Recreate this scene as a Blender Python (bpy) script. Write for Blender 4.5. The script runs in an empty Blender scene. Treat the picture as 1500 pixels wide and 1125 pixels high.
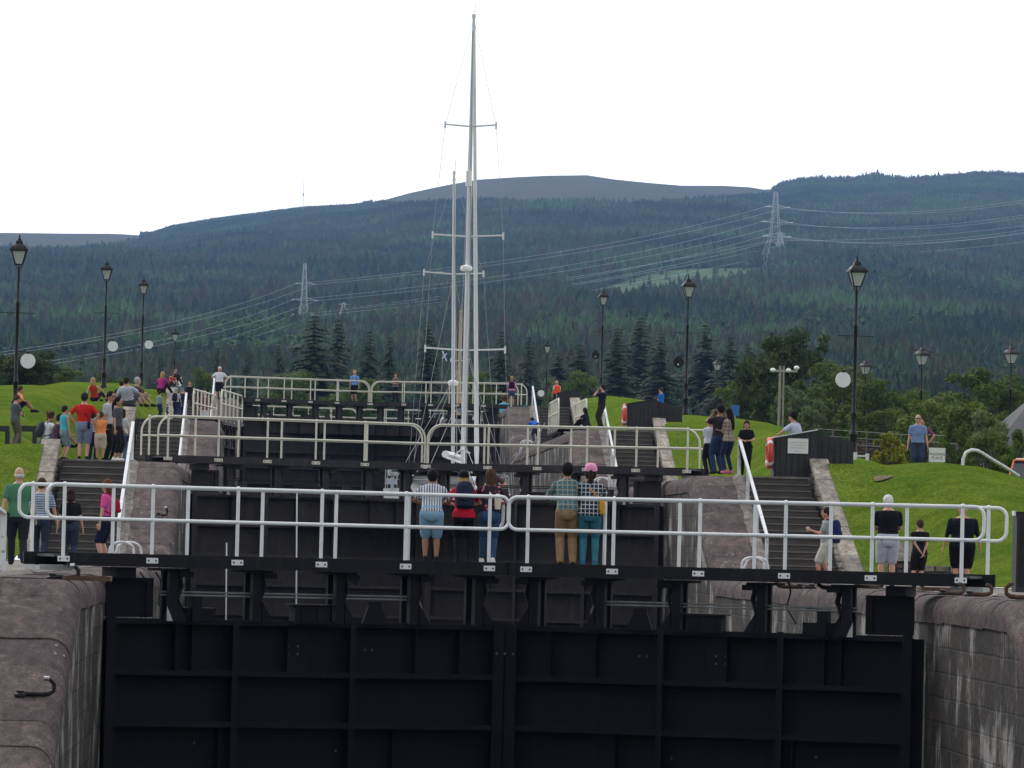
import bpy, bmesh, math, random
from mathutils import Vector, Matrix, noise
PI = math.pi; R = math.radians
sc = bpy.context.scene
COL = sc.collection
random.seed(7)

# ------------------------------------------------------------------ camera
FPX = 7544.0                       # focal length in pixels of the 1500 px wide photograph
EYE = 0.55
cd = bpy.data.cameras.new('camera'); cam = bpy.data.objects.new('camera', cd); COL.objects.link(cam)
cd.sensor_width = 36.0; cd.lens = 36.0 * FPX / 1500.0
cd.clip_start = 1.0; cd.clip_end = 30000.0
CAM = Vector((-3.43, 0.0, EYE))
PITCH = math.atan(242.5 / FPX); YAW = R(-2.33); ROLL = R(1.4)
CM = Matrix.Rotation(YAW, 4, 'Z') @ Matrix.Rotation(PI/2 + PITCH, 4, 'X') @ Matrix.Rotation(ROLL, 4, 'Z')
cam.matrix_world = Matrix.Translation(CAM) @ CM
sc.camera = cam

# ------------------------------------------------------------------ sky
SUN_EL, SUN_ROT = R(38), R(-35)     # light comes from ahead and a little to the left, through cloud
W = bpy.data.worlds.new('World'); sc.world = W; W.use_nodes = True
nt = W.node_tree; nt.nodes.clear()
out = nt.nodes.new('ShaderNodeOutputWorld'); bg = nt.nodes.new('ShaderNodeBackground')
sky = nt.nodes.new('ShaderNodeTexSky'); sky.sky_type = 'NISHITA'; sky.sun_disc = False
sky.sun_elevation = SUN_EL; sky.sun_rotation = SUN_ROT
tc = nt.nodes.new('ShaderNodeTexCoord')
sep = nt.nodes.new('ShaderNodeSeparateXYZ'); nt.links.new(tc.outputs['Generated'], sep.inputs[0])
ramp = nt.nodes.new('ShaderNodeMapRange')      # overcast: brighter on the sun's side
nt.links.new(sep.outputs['Y'], ramp.inputs['Value'])
ramp.inputs['From Min'].default_value = -0.7; ramp.inputs['From Max'].default_value = 0.9
ramp.inputs['To Min'].default_value = 9.0; ramp.inputs['To Max'].default_value = 17.5
ns = nt.nodes.new('ShaderNodeTexNoise'); ns.inputs['Scale'].default_value = 2.2; ns.inputs['Detail'].default_value = 5
nt.links.new(tc.outputs['Generated'], ns.inputs['Vector'])
nr = nt.nodes.new('ShaderNodeMapRange'); nt.links.new(ns.outputs['Fac'], nr.inputs['Value'])
nr.inputs['To Min'].default_value = 0.85; nr.inputs['To Max'].default_value = 1.15
ml = nt.nodes.new('ShaderNodeMath'); ml.operation = 'MULTIPLY'
nt.links.new(ramp.outputs[0], ml.inputs[0]); nt.links.new(nr.outputs[0], ml.inputs[1])
cc = nt.nodes.new('ShaderNodeMix'); cc.data_type = 'RGBA'; cc.blend_type = 'MULTIPLY'; cc.inputs[0].default_value = 1
cc.inputs[6].default_value = (1.0, 0.99, 1.01, 1); nt.links.new(ml.outputs[0], cc.inputs[7])
mx = nt.nodes.new('ShaderNodeMix'); mx.data_type = 'RGBA'; mx.inputs[0].default_value = 0.85
nt.links.new(sky.outputs[0], mx.inputs[6]); nt.links.new(cc.outputs[2], mx.inputs[7])
nt.links.new(mx.outputs[2], bg.inputs['Color']); bg.inputs['Strength'].default_value = 0.1
nt.links.new(bg.outputs[0], out.inputs['Surface'])
# ------------------------------------------------------------------ sun (veiled by cloud)
sl = bpy.data.lights.new('sun', 'SUN'); sl.energy = 1.5; sl.angle = R(12); sl.color = (1.0, 0.965, 0.9)
sun = bpy.data.objects.new('sun', sl); COL.objects.link(sun)
sd = Vector((math.sin(SUN_ROT)*math.cos(SUN_EL), math.cos(SUN_ROT)*math.cos(SUN_EL), math.sin(SUN_EL)))
sun.rotation_euler = sd.to_track_quat('Z', 'Y').to_euler()
sc.view_settings.view_transform = 'Standard'; sc.view_settings.look = 'None'
sc.view_settings.exposure = 0.0; sc.view_settings.gamma = 1.0
sc.cycles.max_bounces = 5; sc.cycles.diffuse_bounces = 3; sc.cycles.glossy_bounces = 3
sc.cycles.transmission_bounces = 4; sc.cycles.volume_bounces = 0; sc.cycles.transparent_max_bounces = 8

# ------------------------------------------------------------------ photo measurements -> world
def ray(px, py):
    d = Vector(((px - 750.0)/FPX, -(py - 562.5)/FPX, -1.0))
    return (CM.to_3x3() @ d)
def at(px, py, Y):
    d = ray(px, py); return CAM + d * (Y / d.y)
def atz(px, py, z):
    d = ray(px, py); return CAM + d * ((z - EYE) / d.z)

# ------------------------------------------------------------------ mesh helper
class MB:
    def __init__(s): s.v = []; s.f = []; s.sm = []; s.mi = []; s.m = 0
    def _add(s, vs, fs, smooth=False):
        b = len(s.v); s.v += [tuple(v) for v in vs]
        s.f += [tuple(b + i for i in f) for f in fs]; s.sm += [smooth]*len(fs); s.mi += [s.m]*len(fs)
    def box(s, c, size, rot=None, bevel=0):
        hx, hy, hz = size[0]/2, size[1]/2, size[2]/2
        vs = [Vector((x, y, z)) for x in (-hx, hx) for y in (-hy, hy) for z in (-hz, hz)]
        if rot is not None: vs = [rot @ v for v in vs]
        c = Vector(c); vs = [v + c for v in vs]
        s._add(vs, [(0,1,3,2),(4,6,7,5),(0,4,5,1),(2,3,7,6),(0,2,6,4),(1,5,7,3)])
    def bx(s, x0, x1, y0, y1, z0, z1):
        s.box(((x0+x1)/2, (y0+y1)/2, (z0+z1)/2), (abs(x1-x0), abs(y1-y0), abs(z1-z0)))
    def bar(s, a, b, w, h, up=(0,0,1)):
        a = Vector(a); b = Vector(b); d = (b-a).normalized(); u = Vector(up)
        if abs(d.dot(u)) > .98: u = Vector((0,1,0))
        x = d.cross(u).normalized(); u = x.cross(d)
        vs = [p + x*sx*w/2 + u*su*h/2 for p in (a, b) for sx, su in ((-1,-1),(1,-1),(1,1),(-1,1))]
        s._add(vs, [(0,1,2,3),(7,6,5,4),(0,4,5,1),(1,5,6,2),(2,6,7,3),(3,7,4,0)])
    def tube(s, pts, r, n=8, closed=False, cap=True):
        pts = [Vector(p) for p in pts]; k = len(pts)
        rs = r if isinstance(r, (list, tuple)) else [r]*k
        rings = []; prev = None
        for i in range(k):
            if closed: d = pts[(i+1) % k] - pts[i-1]
            elif i == 0: d = pts[1]-pts[0]
            elif i == k-1: d = pts[-1]-pts[-2]
            else: d = (pts[i+1]-pts[i]).normalized() + (pts[i]-pts[i-1]).normalized()
            if d.length < 1e-9: d = Vector((0,0,1))
            d.normalize()
            if prev is None:
                a = Vector((0,0,1)) if abs(d.z) < .9 else Vector((0,1,0))
            else: a = prev
            x = d.cross(a)
            if x.length < 1e-6: x = d.cross(Vector((1,0,0)))
            x.normalize(); u = x.cross(d).normalized(); prev = u
            rings.append([pts[i] + (x*math.cos(2*PI*j/n) + u*math.sin(2*PI*j/n))*rs[i] for j in range(n)])
        s.loft(rings, closed, cap)
    def loft(s, rings, closed=False, cap=True, smooth=True):
        n = len(rings[0]); k = len(rings); b = len(s.v)
        for rg in rings: s.v += [tuple(p) for p in rg]
        for i in range(k if closed else k-1):
            i2 = (i+1) % k
            for j in range(n):
                j2 = (j+1) % n
                s.f.append((b+i*n+j, b+i*n+j2, b+i2*n+j2, b+i2*n+j)); s.sm.append(smooth); s.mi.append(s.m)
        if cap and not closed:
            s.f.append(tuple(b+j for j in reversed(range(n)))); s.sm.append(False); s.mi.append(s.m)
            s.f.append(tuple(b+(k-1)*n+j for j in range(n))); s.sm.append(False); s.mi.append(s.m)
    def lathe(s, prof, c=(0,0,0), n=12):      # prof: (radius, z)
        c = Vector(c)
        s.loft([[c + Vector((max(r,1e-4)*math.cos(2*PI*j/n), max(r,1e-4)*math.sin(2*PI*j/n), z)) for j in range(n)] for r, z in prof])
    def ell(s, c, r, nu=12, nv=8, rot=None):
        c = Vector(c); rings = []
        for i in range(nv+1):
            t = PI*i/nv; ring = []
            for j in range(nu):
                p = Vector((r[0]*math.sin(t)*math.cos(2*PI*j/nu), r[1]*math.sin(t)*math.sin(2*PI*j/nu), -r[2]*math.cos(t)))
                if i in (0, nv): p = Vector((1e-4*math.cos(2*PI*j/nu), 1e-4*math.sin(2*PI*j/nu), p.z))
                if rot is not None: p = rot @ p
                ring.append(c + p)
            rings.append(ring)
        s.loft(rings)
    def prism(s, poly, y0, y1, axis='y'):     # poly in the plane across axis
        n = len(poly)
        if axis == 'y': A = [(p[0], y0, p[1]) for p in poly]; B = [(p[0], y1, p[1]) for p in poly]
        elif axis == 'x': A = [(y0, p[0], p[1]) for p in poly]; B = [(y1, p[0], p[1]) for p in poly]
        else: A = [(p[0], p[1], y0) for p in poly]; B = [(p[0], p[1], y1) for p in poly]
        s._add(A+B, [tuple(range(n)), tuple(reversed(range(n, 2*n)))] + [(i, i+n, (i+1) % n + n, (i+1) % n) for i in range(n)])
    def quad(s, a, b, c, d): s._add([a,b,c,d], [(0,1,2,3)])
    def xf(s, fn): s.v = [tuple(fn(Vector(v))) for v in s.v]; return s
    def mesh(s, name, mats):
        me = bpy.data.meshes.new(name); me.from_pydata(s.v, [], s.f); me.update()
        me.polygons.foreach_set('use_smooth', s.sm); me.polygons.foreach_set('material_index', s.mi)
        for m in (mats if isinstance(mats, (list, tuple)) else [mats]): me.materials.append(m)
        bm = bmesh.new(); bm.from_mesh(me); bmesh.ops.recalc_face_normals(bm, faces=bm.faces[:]); bm.to_mesh(me); bm.free()
        return me
    def build(s, name, mats, parent=None, recalc=True):
        if recalc:
            me = s.mesh(name, mats)
            if any(s.sm): me.set_sharp_from_angle(angle=R(42))
        else:
            me = bpy.data.meshes.new(name); me.from_pydata(s.v, [], s.f); me.update()
            me.polygons.foreach_set('use_smooth', s.sm); me.polygons.foreach_set('material_index', s.mi)
            for m in (mats if isinstance(mats, (list, tuple)) else [mats]): me.materials.append(m)
        o = bpy.data.objects.new(name, me); COL.objects.link(o)
        if parent is not None: o.parent = parent
        return o
def tag(o, label=None, cat=None, group=None, kind=None):
    if label: o['label'] = label
    if cat: o['category'] = cat
    if group: o['group'] = group
    if kind: o['kind'] = kind
    return o
def empty(name, loc=(0,0,0), rz=0.0, label=None, cat=None, group=None):
    o = bpy.data.objects.new(name, None); COL.objects.link(o); o.location = loc; o.rotation_euler = (0,0,rz)
    o.empty_display_size = .2
    return tag(o, label, cat, group)
def copy_tree(o, parent=None):
    c = o.copy(); COL.objects.link(c)
    if parent is not None: c.parent = parent
    for ch in list(o.children): copy_tree(ch, c)
    return c
def lerp(a, b, t): return a + (b-a)*t
def table(T, x):
    if x <= T[0][0]: return T[0][1]
    for (a, va), (b, vb) in zip(T, T[1:]):
        if x <= b:
            t = (x-a)/(b-a); return va + (vb-va)*t
    return T[-1][1]
def stable(T, x):
    if x <= T[0][0]: return T[0][1]
    for (a, va), (b, vb) in zip(T, T[1:]):
        if x <= b:
            t = (x-a)/(b-a); t = t*t*(3-2*t); return va + (vb-va)*t
    return T[-1][1]

# ------------------------------------------------------------------ materials
def mat(name, col, rough=.6, metal=0.0, spec=.5):
    m = bpy.data.materials.new(name); m.use_nodes = True
    b = m.node_tree.nodes['Principled BSDF']
    b.inputs['Base Color'].default_value = (*col, 1); b.inputs['Roughness'].default_value = rough
    b.inputs['Metallic'].default_value = metal; b.inputs['Specular IOR Level'].default_value = spec
    return m
def N(m, typ, **kw):
    n = m.node_tree.nodes.new(typ)
    for k, v in kw.items():
        if k in n.inputs: n.inputs[k].default_value = v
        else: setattr(n, k, v)
    return n
def L(m, a, b): m.node_tree.links.new(a, b)
def coords(m, scale=(1,1,1), kind='Object'):
    t = N(m, 'ShaderNodeTexCoord'); mp = N(m, 'ShaderNodeMapping'); mp.inputs['Scale'].default_value = scale
    L(m, t.outputs[kind], mp.inputs['Vector']); return mp.outputs[0]
def nz(m, vec, scale, detail=4, rough=.55):
    n = N(m, 'ShaderNodeTexNoise'); n.inputs['Scale'].default_value = scale; n.inputs['Detail'].default_value = detail
    n.inputs['Roughness'].default_value = rough; L(m, vec, n.inputs['Vector']); return n.outputs['Fac']
def cr(m, fac, stops):
    r = N(m, 'ShaderNodeValToRGB'); e = r.color_ramp.elements
    while len(e) < len(stops): e.new(.5)
    for el, (p, c) in zip(e, stops): el.position = p; el.color = (*c, 1) if len(c) == 3 else c
    L(m, fac, r.inputs['Fac']); return r.outputs['Color']
def mixc(m, fac, a, b, mode='MIX'):
    n = N(m, 'ShaderNodeMix', data_type='RGBA', blend_type=mode)
    if isinstance(fac, (int, float)): n.inputs[0].default_value = fac
    else: L(m, fac, n.inputs[0])
    for i, v in ((6, a), (7, b)):
        if isinstance(v, tuple): n.inputs[i].default_value = (*v, 1) if len(v) == 3 else v
        else: L(m, v, n.inputs[i])
    return n.outputs[2]
def bsdf(m): return m.node_tree.nodes['Principled BSDF']
def bump(m, h, strength=.5, dist=.02):
    b = N(m, 'ShaderNodeBump'); b.inputs['Strength'].default_value = strength; b.inputs['Distance'].default_value = dist
    L(m, h, b.inputs['Height']); L(m, b.outputs[0], bsdf(m).inputs['Normal'])
def mathn(m, op, a, b=0.0):
    n = N(m, 'ShaderNodeMath', operation=op)
    for i, v in ((0, a), (1, b)):
        if isinstance(v, (int, float)): n.inputs[i].default_value = v
        else: L(m, v, n.inputs[i])
    return n.outputs[0]
def noisy(name, c1, c2, scale=8, rough=.7, metal=0, bumpd=0, kind='Object', lo=.35, hi=.65, spec=.5, stretch=(1,1,1)):
    m = mat(name, c1, rough, metal, spec); v = coords(m, stretch, kind); f = nz(m, v, scale, 6, .6)
    L(m, cr(m, f, [(lo, c1), (hi, c2)]), bsdf(m).inputs['Base Color'])
    if bumpd: bump(m, f, .6, bumpd)
    return m

# mown grass
M_grass = mat('grass', (.05,.11,.012), .95, spec=.0)
def _():
    m = M_grass; v = coords(m); fine = nz(m, coords(m, (1,1,1)), 13, 8, .75); big = nz(m, v, .35, 4); mid = nz(m, v, 1.5, 6)
    g = cr(m, fine, [(.36, (.050,.090,.012)), (.5, (.120,.182,.026)), (.66, (.225,.29,.055))])
    b = cr(m, big, [(.35, (.72,.85,.7)), (.62, (1.15,1.08,1.0))])
    c = mixc(m, 1.0, g, b, 'MULTIPLY')
    d = cr(m, mid, [(.35, (.8,.86,.8)), (.62, (1.12,1.1,1.05))])
    c = mixc(m, 1.0, c, d, 'MULTIPLY')
    dry = cr(m, nz(m, v, .9, 5), [(.6, (0,0,0)), (.74, (1,1,1))])
    c = mixc(m, mathn(m, 'MULTIPLY', dry, .35), c, (.13,.125,.03))
    vo = N(m, 'ShaderNodeTexVoronoi'); vo.inputs['Scale'].default_value = 3.4; L(m, v, vo.inputs['Vector'])
    dz = cr(m, vo.outputs['Distance'], [(.045, (1,1,1)), (.08, (0,0,0))])
    dzm = cr(m, nz(m, v, .16, 3), [(.5, (0,0,0)), (.6, (1,1,1))])
    c = mixc(m, mathn(m, 'MULTIPLY', dz, mathn(m, 'MULTIPLY', dzm, .55)), c, (.45,.48,.36))
    L(m, c, bsdf(m).inputs['Base Color']); bump(m, fine, 1.0, .09)
_()
# dark purplish coping stone, lichen specks and worn pale edge
def stone_mat(name, base, dark, speck=.6, lime=0.0, pale=(.42,.40,.36)):
    m = mat(name, base, .85, spec=.25); v = coords(m, (1,.45,1))
    f = nz(m, v, 1.6, 10, .75); g = nz(m, v, 26, 8, .8)
    c = cr(m, f, [(.3, dark), (.52, base), (.72, tuple(x*1.45 for x in base))])
    c = mixc(m, .85, c, cr(m, g, [(.36, (.45,.45,.47)), (.62, (1.4,1.36,1.32))]), 'MULTIPLY')
    h2 = nz(m, v, 5.5, 10, .8)
    c = mixc(m, .9, c, cr(m, h2, [(.38, (.42,.41,.42)), (.5, (.95,.95,.95)), (.62, (1.5,1.45,1.4))]), 'MULTIPLY')
    at_ = N(m, 'ShaderNodeAttribute', attribute_name='rnd')
    c = mixc(m, 1.0, c, cr(m, at_.outputs['Fac'], [(0, (.78,.76,.78)), (1, (1.2,1.16,1.12))]), 'MULTIPLY')
    vo = N(m, 'ShaderNodeTexVoronoi'); vo.inputs['Scale'].default_value = 7; L(m, v, vo.inputs['Vector'])
    sp = cr(m, vo.outputs['Distance'], [(.10, (1,1,1)), (.17, (0,0,0))])
    spm = cr(m, nz(m, v, 1.1, 4), [(.5, (0,0,0)), (.62, (1,1,1))])
    c = mixc(m, mathn(m, 'MULTIPLY', mathn(m, 'MULTIPLY', sp, spm), speck), c, pale)
    if lime:
        lm = cr(m, nz(m, coords(m, (1,1,.6)), 1.3, 6, .7), [(.58, (0,0,0)), (.68, (1,1,1))])
        c = mixc(m, mathn(m, 'MULTIPLY', lm, lime), c, pale)
    L(m, c, bsdf(m).inputs['Base Color']); bump(m, mixc(m, .5, f, g), 1.0, .06)
    return m
M_coping = stone_mat('coping_stone', (.088,.067,.066), (.036,.030,.032), .85, .25)
M_pale = stone_mat('pale_stone', (.30,.285,.245), (.17,.16,.14), .25, .2)
M_path = stone_mat('gravel_path', (.30,.29,.25), (.17,.165,.145), .5, .5, (.46,.45,.41))
M_lime = stone_mat('mortar_edge', (.24,.225,.20), (.11,.105,.10), .6, .8, (.45,.43,.40))
# wall face: coursed blocks, vertical lime streaks
def wall_mat(name, base, dark, bw=.8, bh=.38, streak=.8):
    m = mat(name, base, .8, spec=.3)
    t = N(m, 'ShaderNodeTexCoord'); s = N(m, 'ShaderNodeSeparateXYZ'); L(m, t.outputs['Object'], s.inputs[0])
    cb = N(m, 'ShaderNodeCombineXYZ'); L(m, mathn(m, 'ADD', s.outputs['Y'], s.outputs['X']), cb.inputs[0]); L(m, s.outputs['Z'], cb.inputs[1])
    wob = nz(m, t.outputs['Object'], 1.5, 3)
    wv = N(m, 'ShaderNodeVectorMath', operation='ADD'); L(m, cb.outputs[0], wv.inputs[0])
    wc = N(m, 'ShaderNodeCombineXYZ'); L(m, mathn(m, 'MULTIPLY', wob, .10), wc.inputs[0]); L(m, mathn(m, 'MULTIPLY', wob, .06), wc.inputs[1]); L(m, wc.outputs[0], wv.inputs[1])
    br = N(m, 'ShaderNodeTexBrick'); L(m, wv.outputs[0], br.inputs['Vector'])
    br.inputs['Scale'].default_value = 1; br.inputs['Brick Width'].default_value = bw; br.inputs['Row Height'].default_value = bh
    br.inputs['Mortar Size'].default_value = .020; br.inputs['Mortar Smooth'].default_value = .3
    br.inputs['Color1'].default_value = (*base, 1); br.inputs['Color2'].default_value = (*dark, 1); br.inputs['Mortar'].default_value = (.012,.011,.011,1)
    c = br.outputs['Color']
    g = nz(m, t.outputs['Object'], 6, 8, .7)
    c = mixc(m, .9, c, cr(m, g, [(.35, (.35,.35,.37)), (.65, (1.7,1.62,1.5))]), 'MULTIPLY')
    st = nz(m, coords(m, (12,12,1.1)), 1.6, 8, .8); bl = nz(m, t.outputs['Object'], .75, 4)
    sm_ = cr(m, mathn(m, 'MULTIPLY', mathn(m, 'ADD', st, mathn(m, 'MULTIPLY', bl, 1.1)), .6), [(.665, (0,0,0)), (.72, (1,1,1))])
    c = mixc(m, mathn(m, 'MULTIPLY', sm_, streak), c, (.38,.37,.35))
    rs = cr(m, nz(m, coords(m, (5,5,.4)), 1.2, 4), [(.6, (0,0,0)), (.7, (1,1,1))])
    c = mixc(m, mathn(m, 'MULTIPLY', rs, .4), c, (.10,.055,.03))
    L(m, c, bsdf(m).inputs['Base Color'])
    hh = mixc(m, .75, g, br.outputs['Fac'], 'SUBTRACT'); bump(m, hh, 1.0, .05)
    return m
M_wall = wall_mat('lock_wall_stone', (.042,.033,.028), (.010,.009,.009), .75, .38, .75)
M_rubble = wall_mat('rubble_stone', (.22,.20,.17), (.10,.092,.08), .32, .16, .3)
M_brick = wall_mat('brown_wall', (.10,.065,.055), (.06,.045,.04), .3, .12, .1)
# painted steel
def steel(name, base, wear, rough=.5, sc_=3):
    m = mat(name, base, rough, 0, .18); v = coords(m)
    f = nz(m, v, sc_, 8, .7)
    c = cr(m, f, [(.35, tuple(x*.75 for x in base)), (.6, base), (.8, wear)])
    st = nz(m, coords(m, (6,6,.5)), 1.4, 5, .7)
    c = mixc(m, mathn(m, 'MULTIPLY', cr(m, st, [(.54, (0,0,0)), (.70, (1,1,1))]), .6), c, wear)
    L(m, c, bsdf(m).inputs['Base Color']); bump(m, nz(m, v, 5, 3), .25, .02)
    return m
M_black = steel('black_gate_steel', (.0038,.0040,.0070), (.0105,.0095,.0105), .65)
M_black2 = steel('weathered_gate_steel', (.046,.041,.043), (.085,.074,.068), .6)
M_beam = steel('black_painted_beam', (.008,.008,.011), (.028,.027,.03), .5)
M_beam2 = steel('grey_black_beam', (.040,.038,.042), (.085,.078,.072), .5)
M_rust = noisy('rusty_iron', (.06,.032,.02), (.11,.07,.05), 9, .85, .2, .01)
M_white = noisy('white_rail_paint', (.66,.70,.72), (.76,.79,.80), 5, .35)
M_cream = noisy('cream_rail_paint', (.58,.57,.48), (.70,.68,.58), 5, .45)
M_hand = noisy('chipped_white_paint', (.66,.68,.70), (.32,.31,.30), 14, .5, lo=.56, hi=.66)
M_galv = noisy('galvanised_steel', (.26,.28,.29), (.38,.40,.41), 6, .45, .5)
M_deck = noisy('grating', (.035,.035,.037), (.06,.06,.06), 12, .7)
M_iron = noisy('black_lamp_paint', (.006,.006,.007), (.014,.014,.016), 8, .45, spec=.25)
M_cable = mat('cable', (.02,.02,.02), .6)
M_wood = noisy('black_boards', (.012,.012,.016), (.026,.025,.028), 3, .65, stretch=(8,8,.6))
M_step = noisy('timber_step', (.045,.038,.034), (.085,.074,.066), 3, .8, bumpd=.01, stretch=(.7,8,8))
M_nose = noisy('step_nosing', (.10,.094,.086), (.19,.18,.165), 3, .8, stretch=(.7,6,6))
M_steel_hook = noisy('worn_steel', (.35,.36,.38), (.6,.62,.64), 20, .3, .9)
M_water = mat('dark_water', (.012,.016,.014), .08, 0, .5)
bump(M_water, nz(M_water, coords(M_water), 1.2, 3), .3, .03)
M_bark = noisy('bark', (.07,.055,.045), (.13,.11,.09), 6, .9, bumpd=.02)
M_road = noisy('asphalt', (.045,.045,.047), (.065,.064,.062), 20, .9)
# ================================================================== THE LOCK FLIGHT
HW = 6.4                                    # half width of the chamber
G = [21.5, 80.5, 139.5, 198.5, 257.5]       # heel line of each pair of gates
LV = [-2.5, 0.0, 2.53, 5.0, 7.45]
def zc(Y):
    for i in range(1, 5):
        a, b = G[i]-18.0, G[i]-9.5
        if Y < a: return LV[i-1]
        if Y <= b:
            t = (Y-a)/(b-a); return LV[i-1] + (LV[i]-LV[i-1])*t
    return LV[4]
YB, YE = 56.0, 345.0
rng = random.Random(3)
def rnd_attr(o, vals):
    a = o.data.attributes.new('rnd', 'FLOAT', 'FACE'); a.data.foreach_set('value', vals)
def slabs(s, x_in, x_out, spans, length, joint, round_r=.28, dz=0.0, th=.42, jit=.012):
    """coping stones laid end to end; returns MB and per face random values"""
    mb = MB(); vals = []
    for (a, b) in spans:
        y = a
        while y < b - .05:
            l = length*rng.uniform(.8, 1.25)
            y2 = min(y+l, b)
            if b - y2 < .35: y2 = b
            o = rng.uniform(-jit, jit); v = rng.random(); n0 = len(mb.f); rings = []
            k = max(2, int((y2-y)/.35)+1)
            cs = [(x_out, -th), (x_out, 0)]
            if round_r:
                cs += [(lerp(x_in+round_r, x_out, .5), .0)]
                for q in range(7):
                    t = PI/2*q/6; cs.append((x_in + round_r - round_r*math.sin(t), -round_r + round_r*math.cos(t)))
                cs.append((x_in, -th))
            else: cs += [(x_in, 0), (x_in, -th)]
            ee = joint
            for q in range(k+1):
                yy = lerp(y+joint/2, y2-joint/2, q/k)
                ins = .004 if q in (0, k) else 0.0
                z = zc(yy) + dz + o
                rings.append([Vector((s*(cx + (ins if cx < x_out else 0)), yy, z + cz - (ins if cz > -th else 0) + .006*noise.noise(Vector((cx*3, yy*2.2, s*5))) - (.02*max(0,noise.noise(Vector((cx*9, yy*5, s*5)))) if q in (0,k) else 0))) for cx, cz in cs])
            mb.loft(rings, smooth=bool(round_r)); vals += [v]*(len(mb.f)-n0)
            y = y2
    return mb, vals
nodes = sorted(set([YB, YE] + [G[i]-18 for i in range(1,5)] + [G[i]-9.5 for i in range(1,5)]))
for s, side in ((-1, 'left'), (1, 'right')):
    root = empty('lock_wall', (s*7.0, 60, 0), 0, 'stone lock wall with rounded coping on the %s of the chambers' % side, 'wall')
    def P(o):
        o.parent = root; o.matrix_parent_inverse = Matrix.Translation((-s*7.0, -60, 0)); return o
    mb, vals = slabs(s, HW, 7.6, [(YB, YE)], .95, .010)
    o = P(mb.build('coping', M_coping)); rnd_attr(o, vals)
    w = MB()                                 # masonry under the coping, following the flight
    rings = []
    for y in nodes:
        z = zc(y) - .40
        rings.append([Vector((s*(HW+.035), y, -6.6)), Vector((s*(HW+.035), y, z)), Vector((s*7.62, y, z)), Vector((s*7.62, y, -6.6))])
    w.loft(rings, smooth=False); P(w.build('wall_face', M_wall))
    # pale mortar haunch beside the coping
    st = MB(); rings = []
    yy = YB
    while yy <= YE:
        wv = .05*noise.noise(Vector((yy*1.1, s*3, 0)))
        rings.append([Vector((s*(7.50+wv), yy, zc(yy)+.012)), Vector((s*(7.62+wv), yy, zc(yy)+.045)), Vector((s*7.78, yy, zc(yy)+.05)), Vector((s*7.78, yy, zc(yy)-.5)), Vector((s*(7.50+wv), yy, zc(yy)-.3))])
        yy += .4
    st.loft(rings); o = P(st.build('mortar_haunch', M_lime))
# water in the three pounds
for z, a, b in ((-4.6, 50, 80.9), (-3.0, 80.9, 139.9), (1.15, 139.9, 257.9), (6.1, 257.9, 700)):
    m = MB(); m.quad((-6.43,a,z), (6.43,a,z), (6.43,b,z), (-6.43,b,z)); tag(m.build('water', M_water), kind='structure')

# level paths beside the coping
flats = []
ys = [YB] + sum([[G[i]-18.0, G[i]-9.5] for i in range(1,5)], []) + [YE]
for k in range(0, len(ys), 2):
    if ys[k+1] - ys[k] > .5: flats.append((ys[k], ys[k+1]))
for s in (-1, 1):
    m = MB()
    for a, b in flats:
        n = max(2, int((b-a)/1.5)); rings = []
        for q in range(n+1):
            y = lerp(a, b, q/n); z = zc((a+b)/2)
            rings.append([Vector((s*7.78, y, z+.02)), Vector((s*9.0, y, z+.035)), Vector((s*(10.4+.25*noise.noise(Vector((y*.6,s,0)))), y, z+.03)), Vector((s*10.4, y, z-.6)), Vector((s*7.78, y, z-.6))])
        m.loft(rings, smooth=False)
    tag(m.build('path', M_path), kind='structure')

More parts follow.
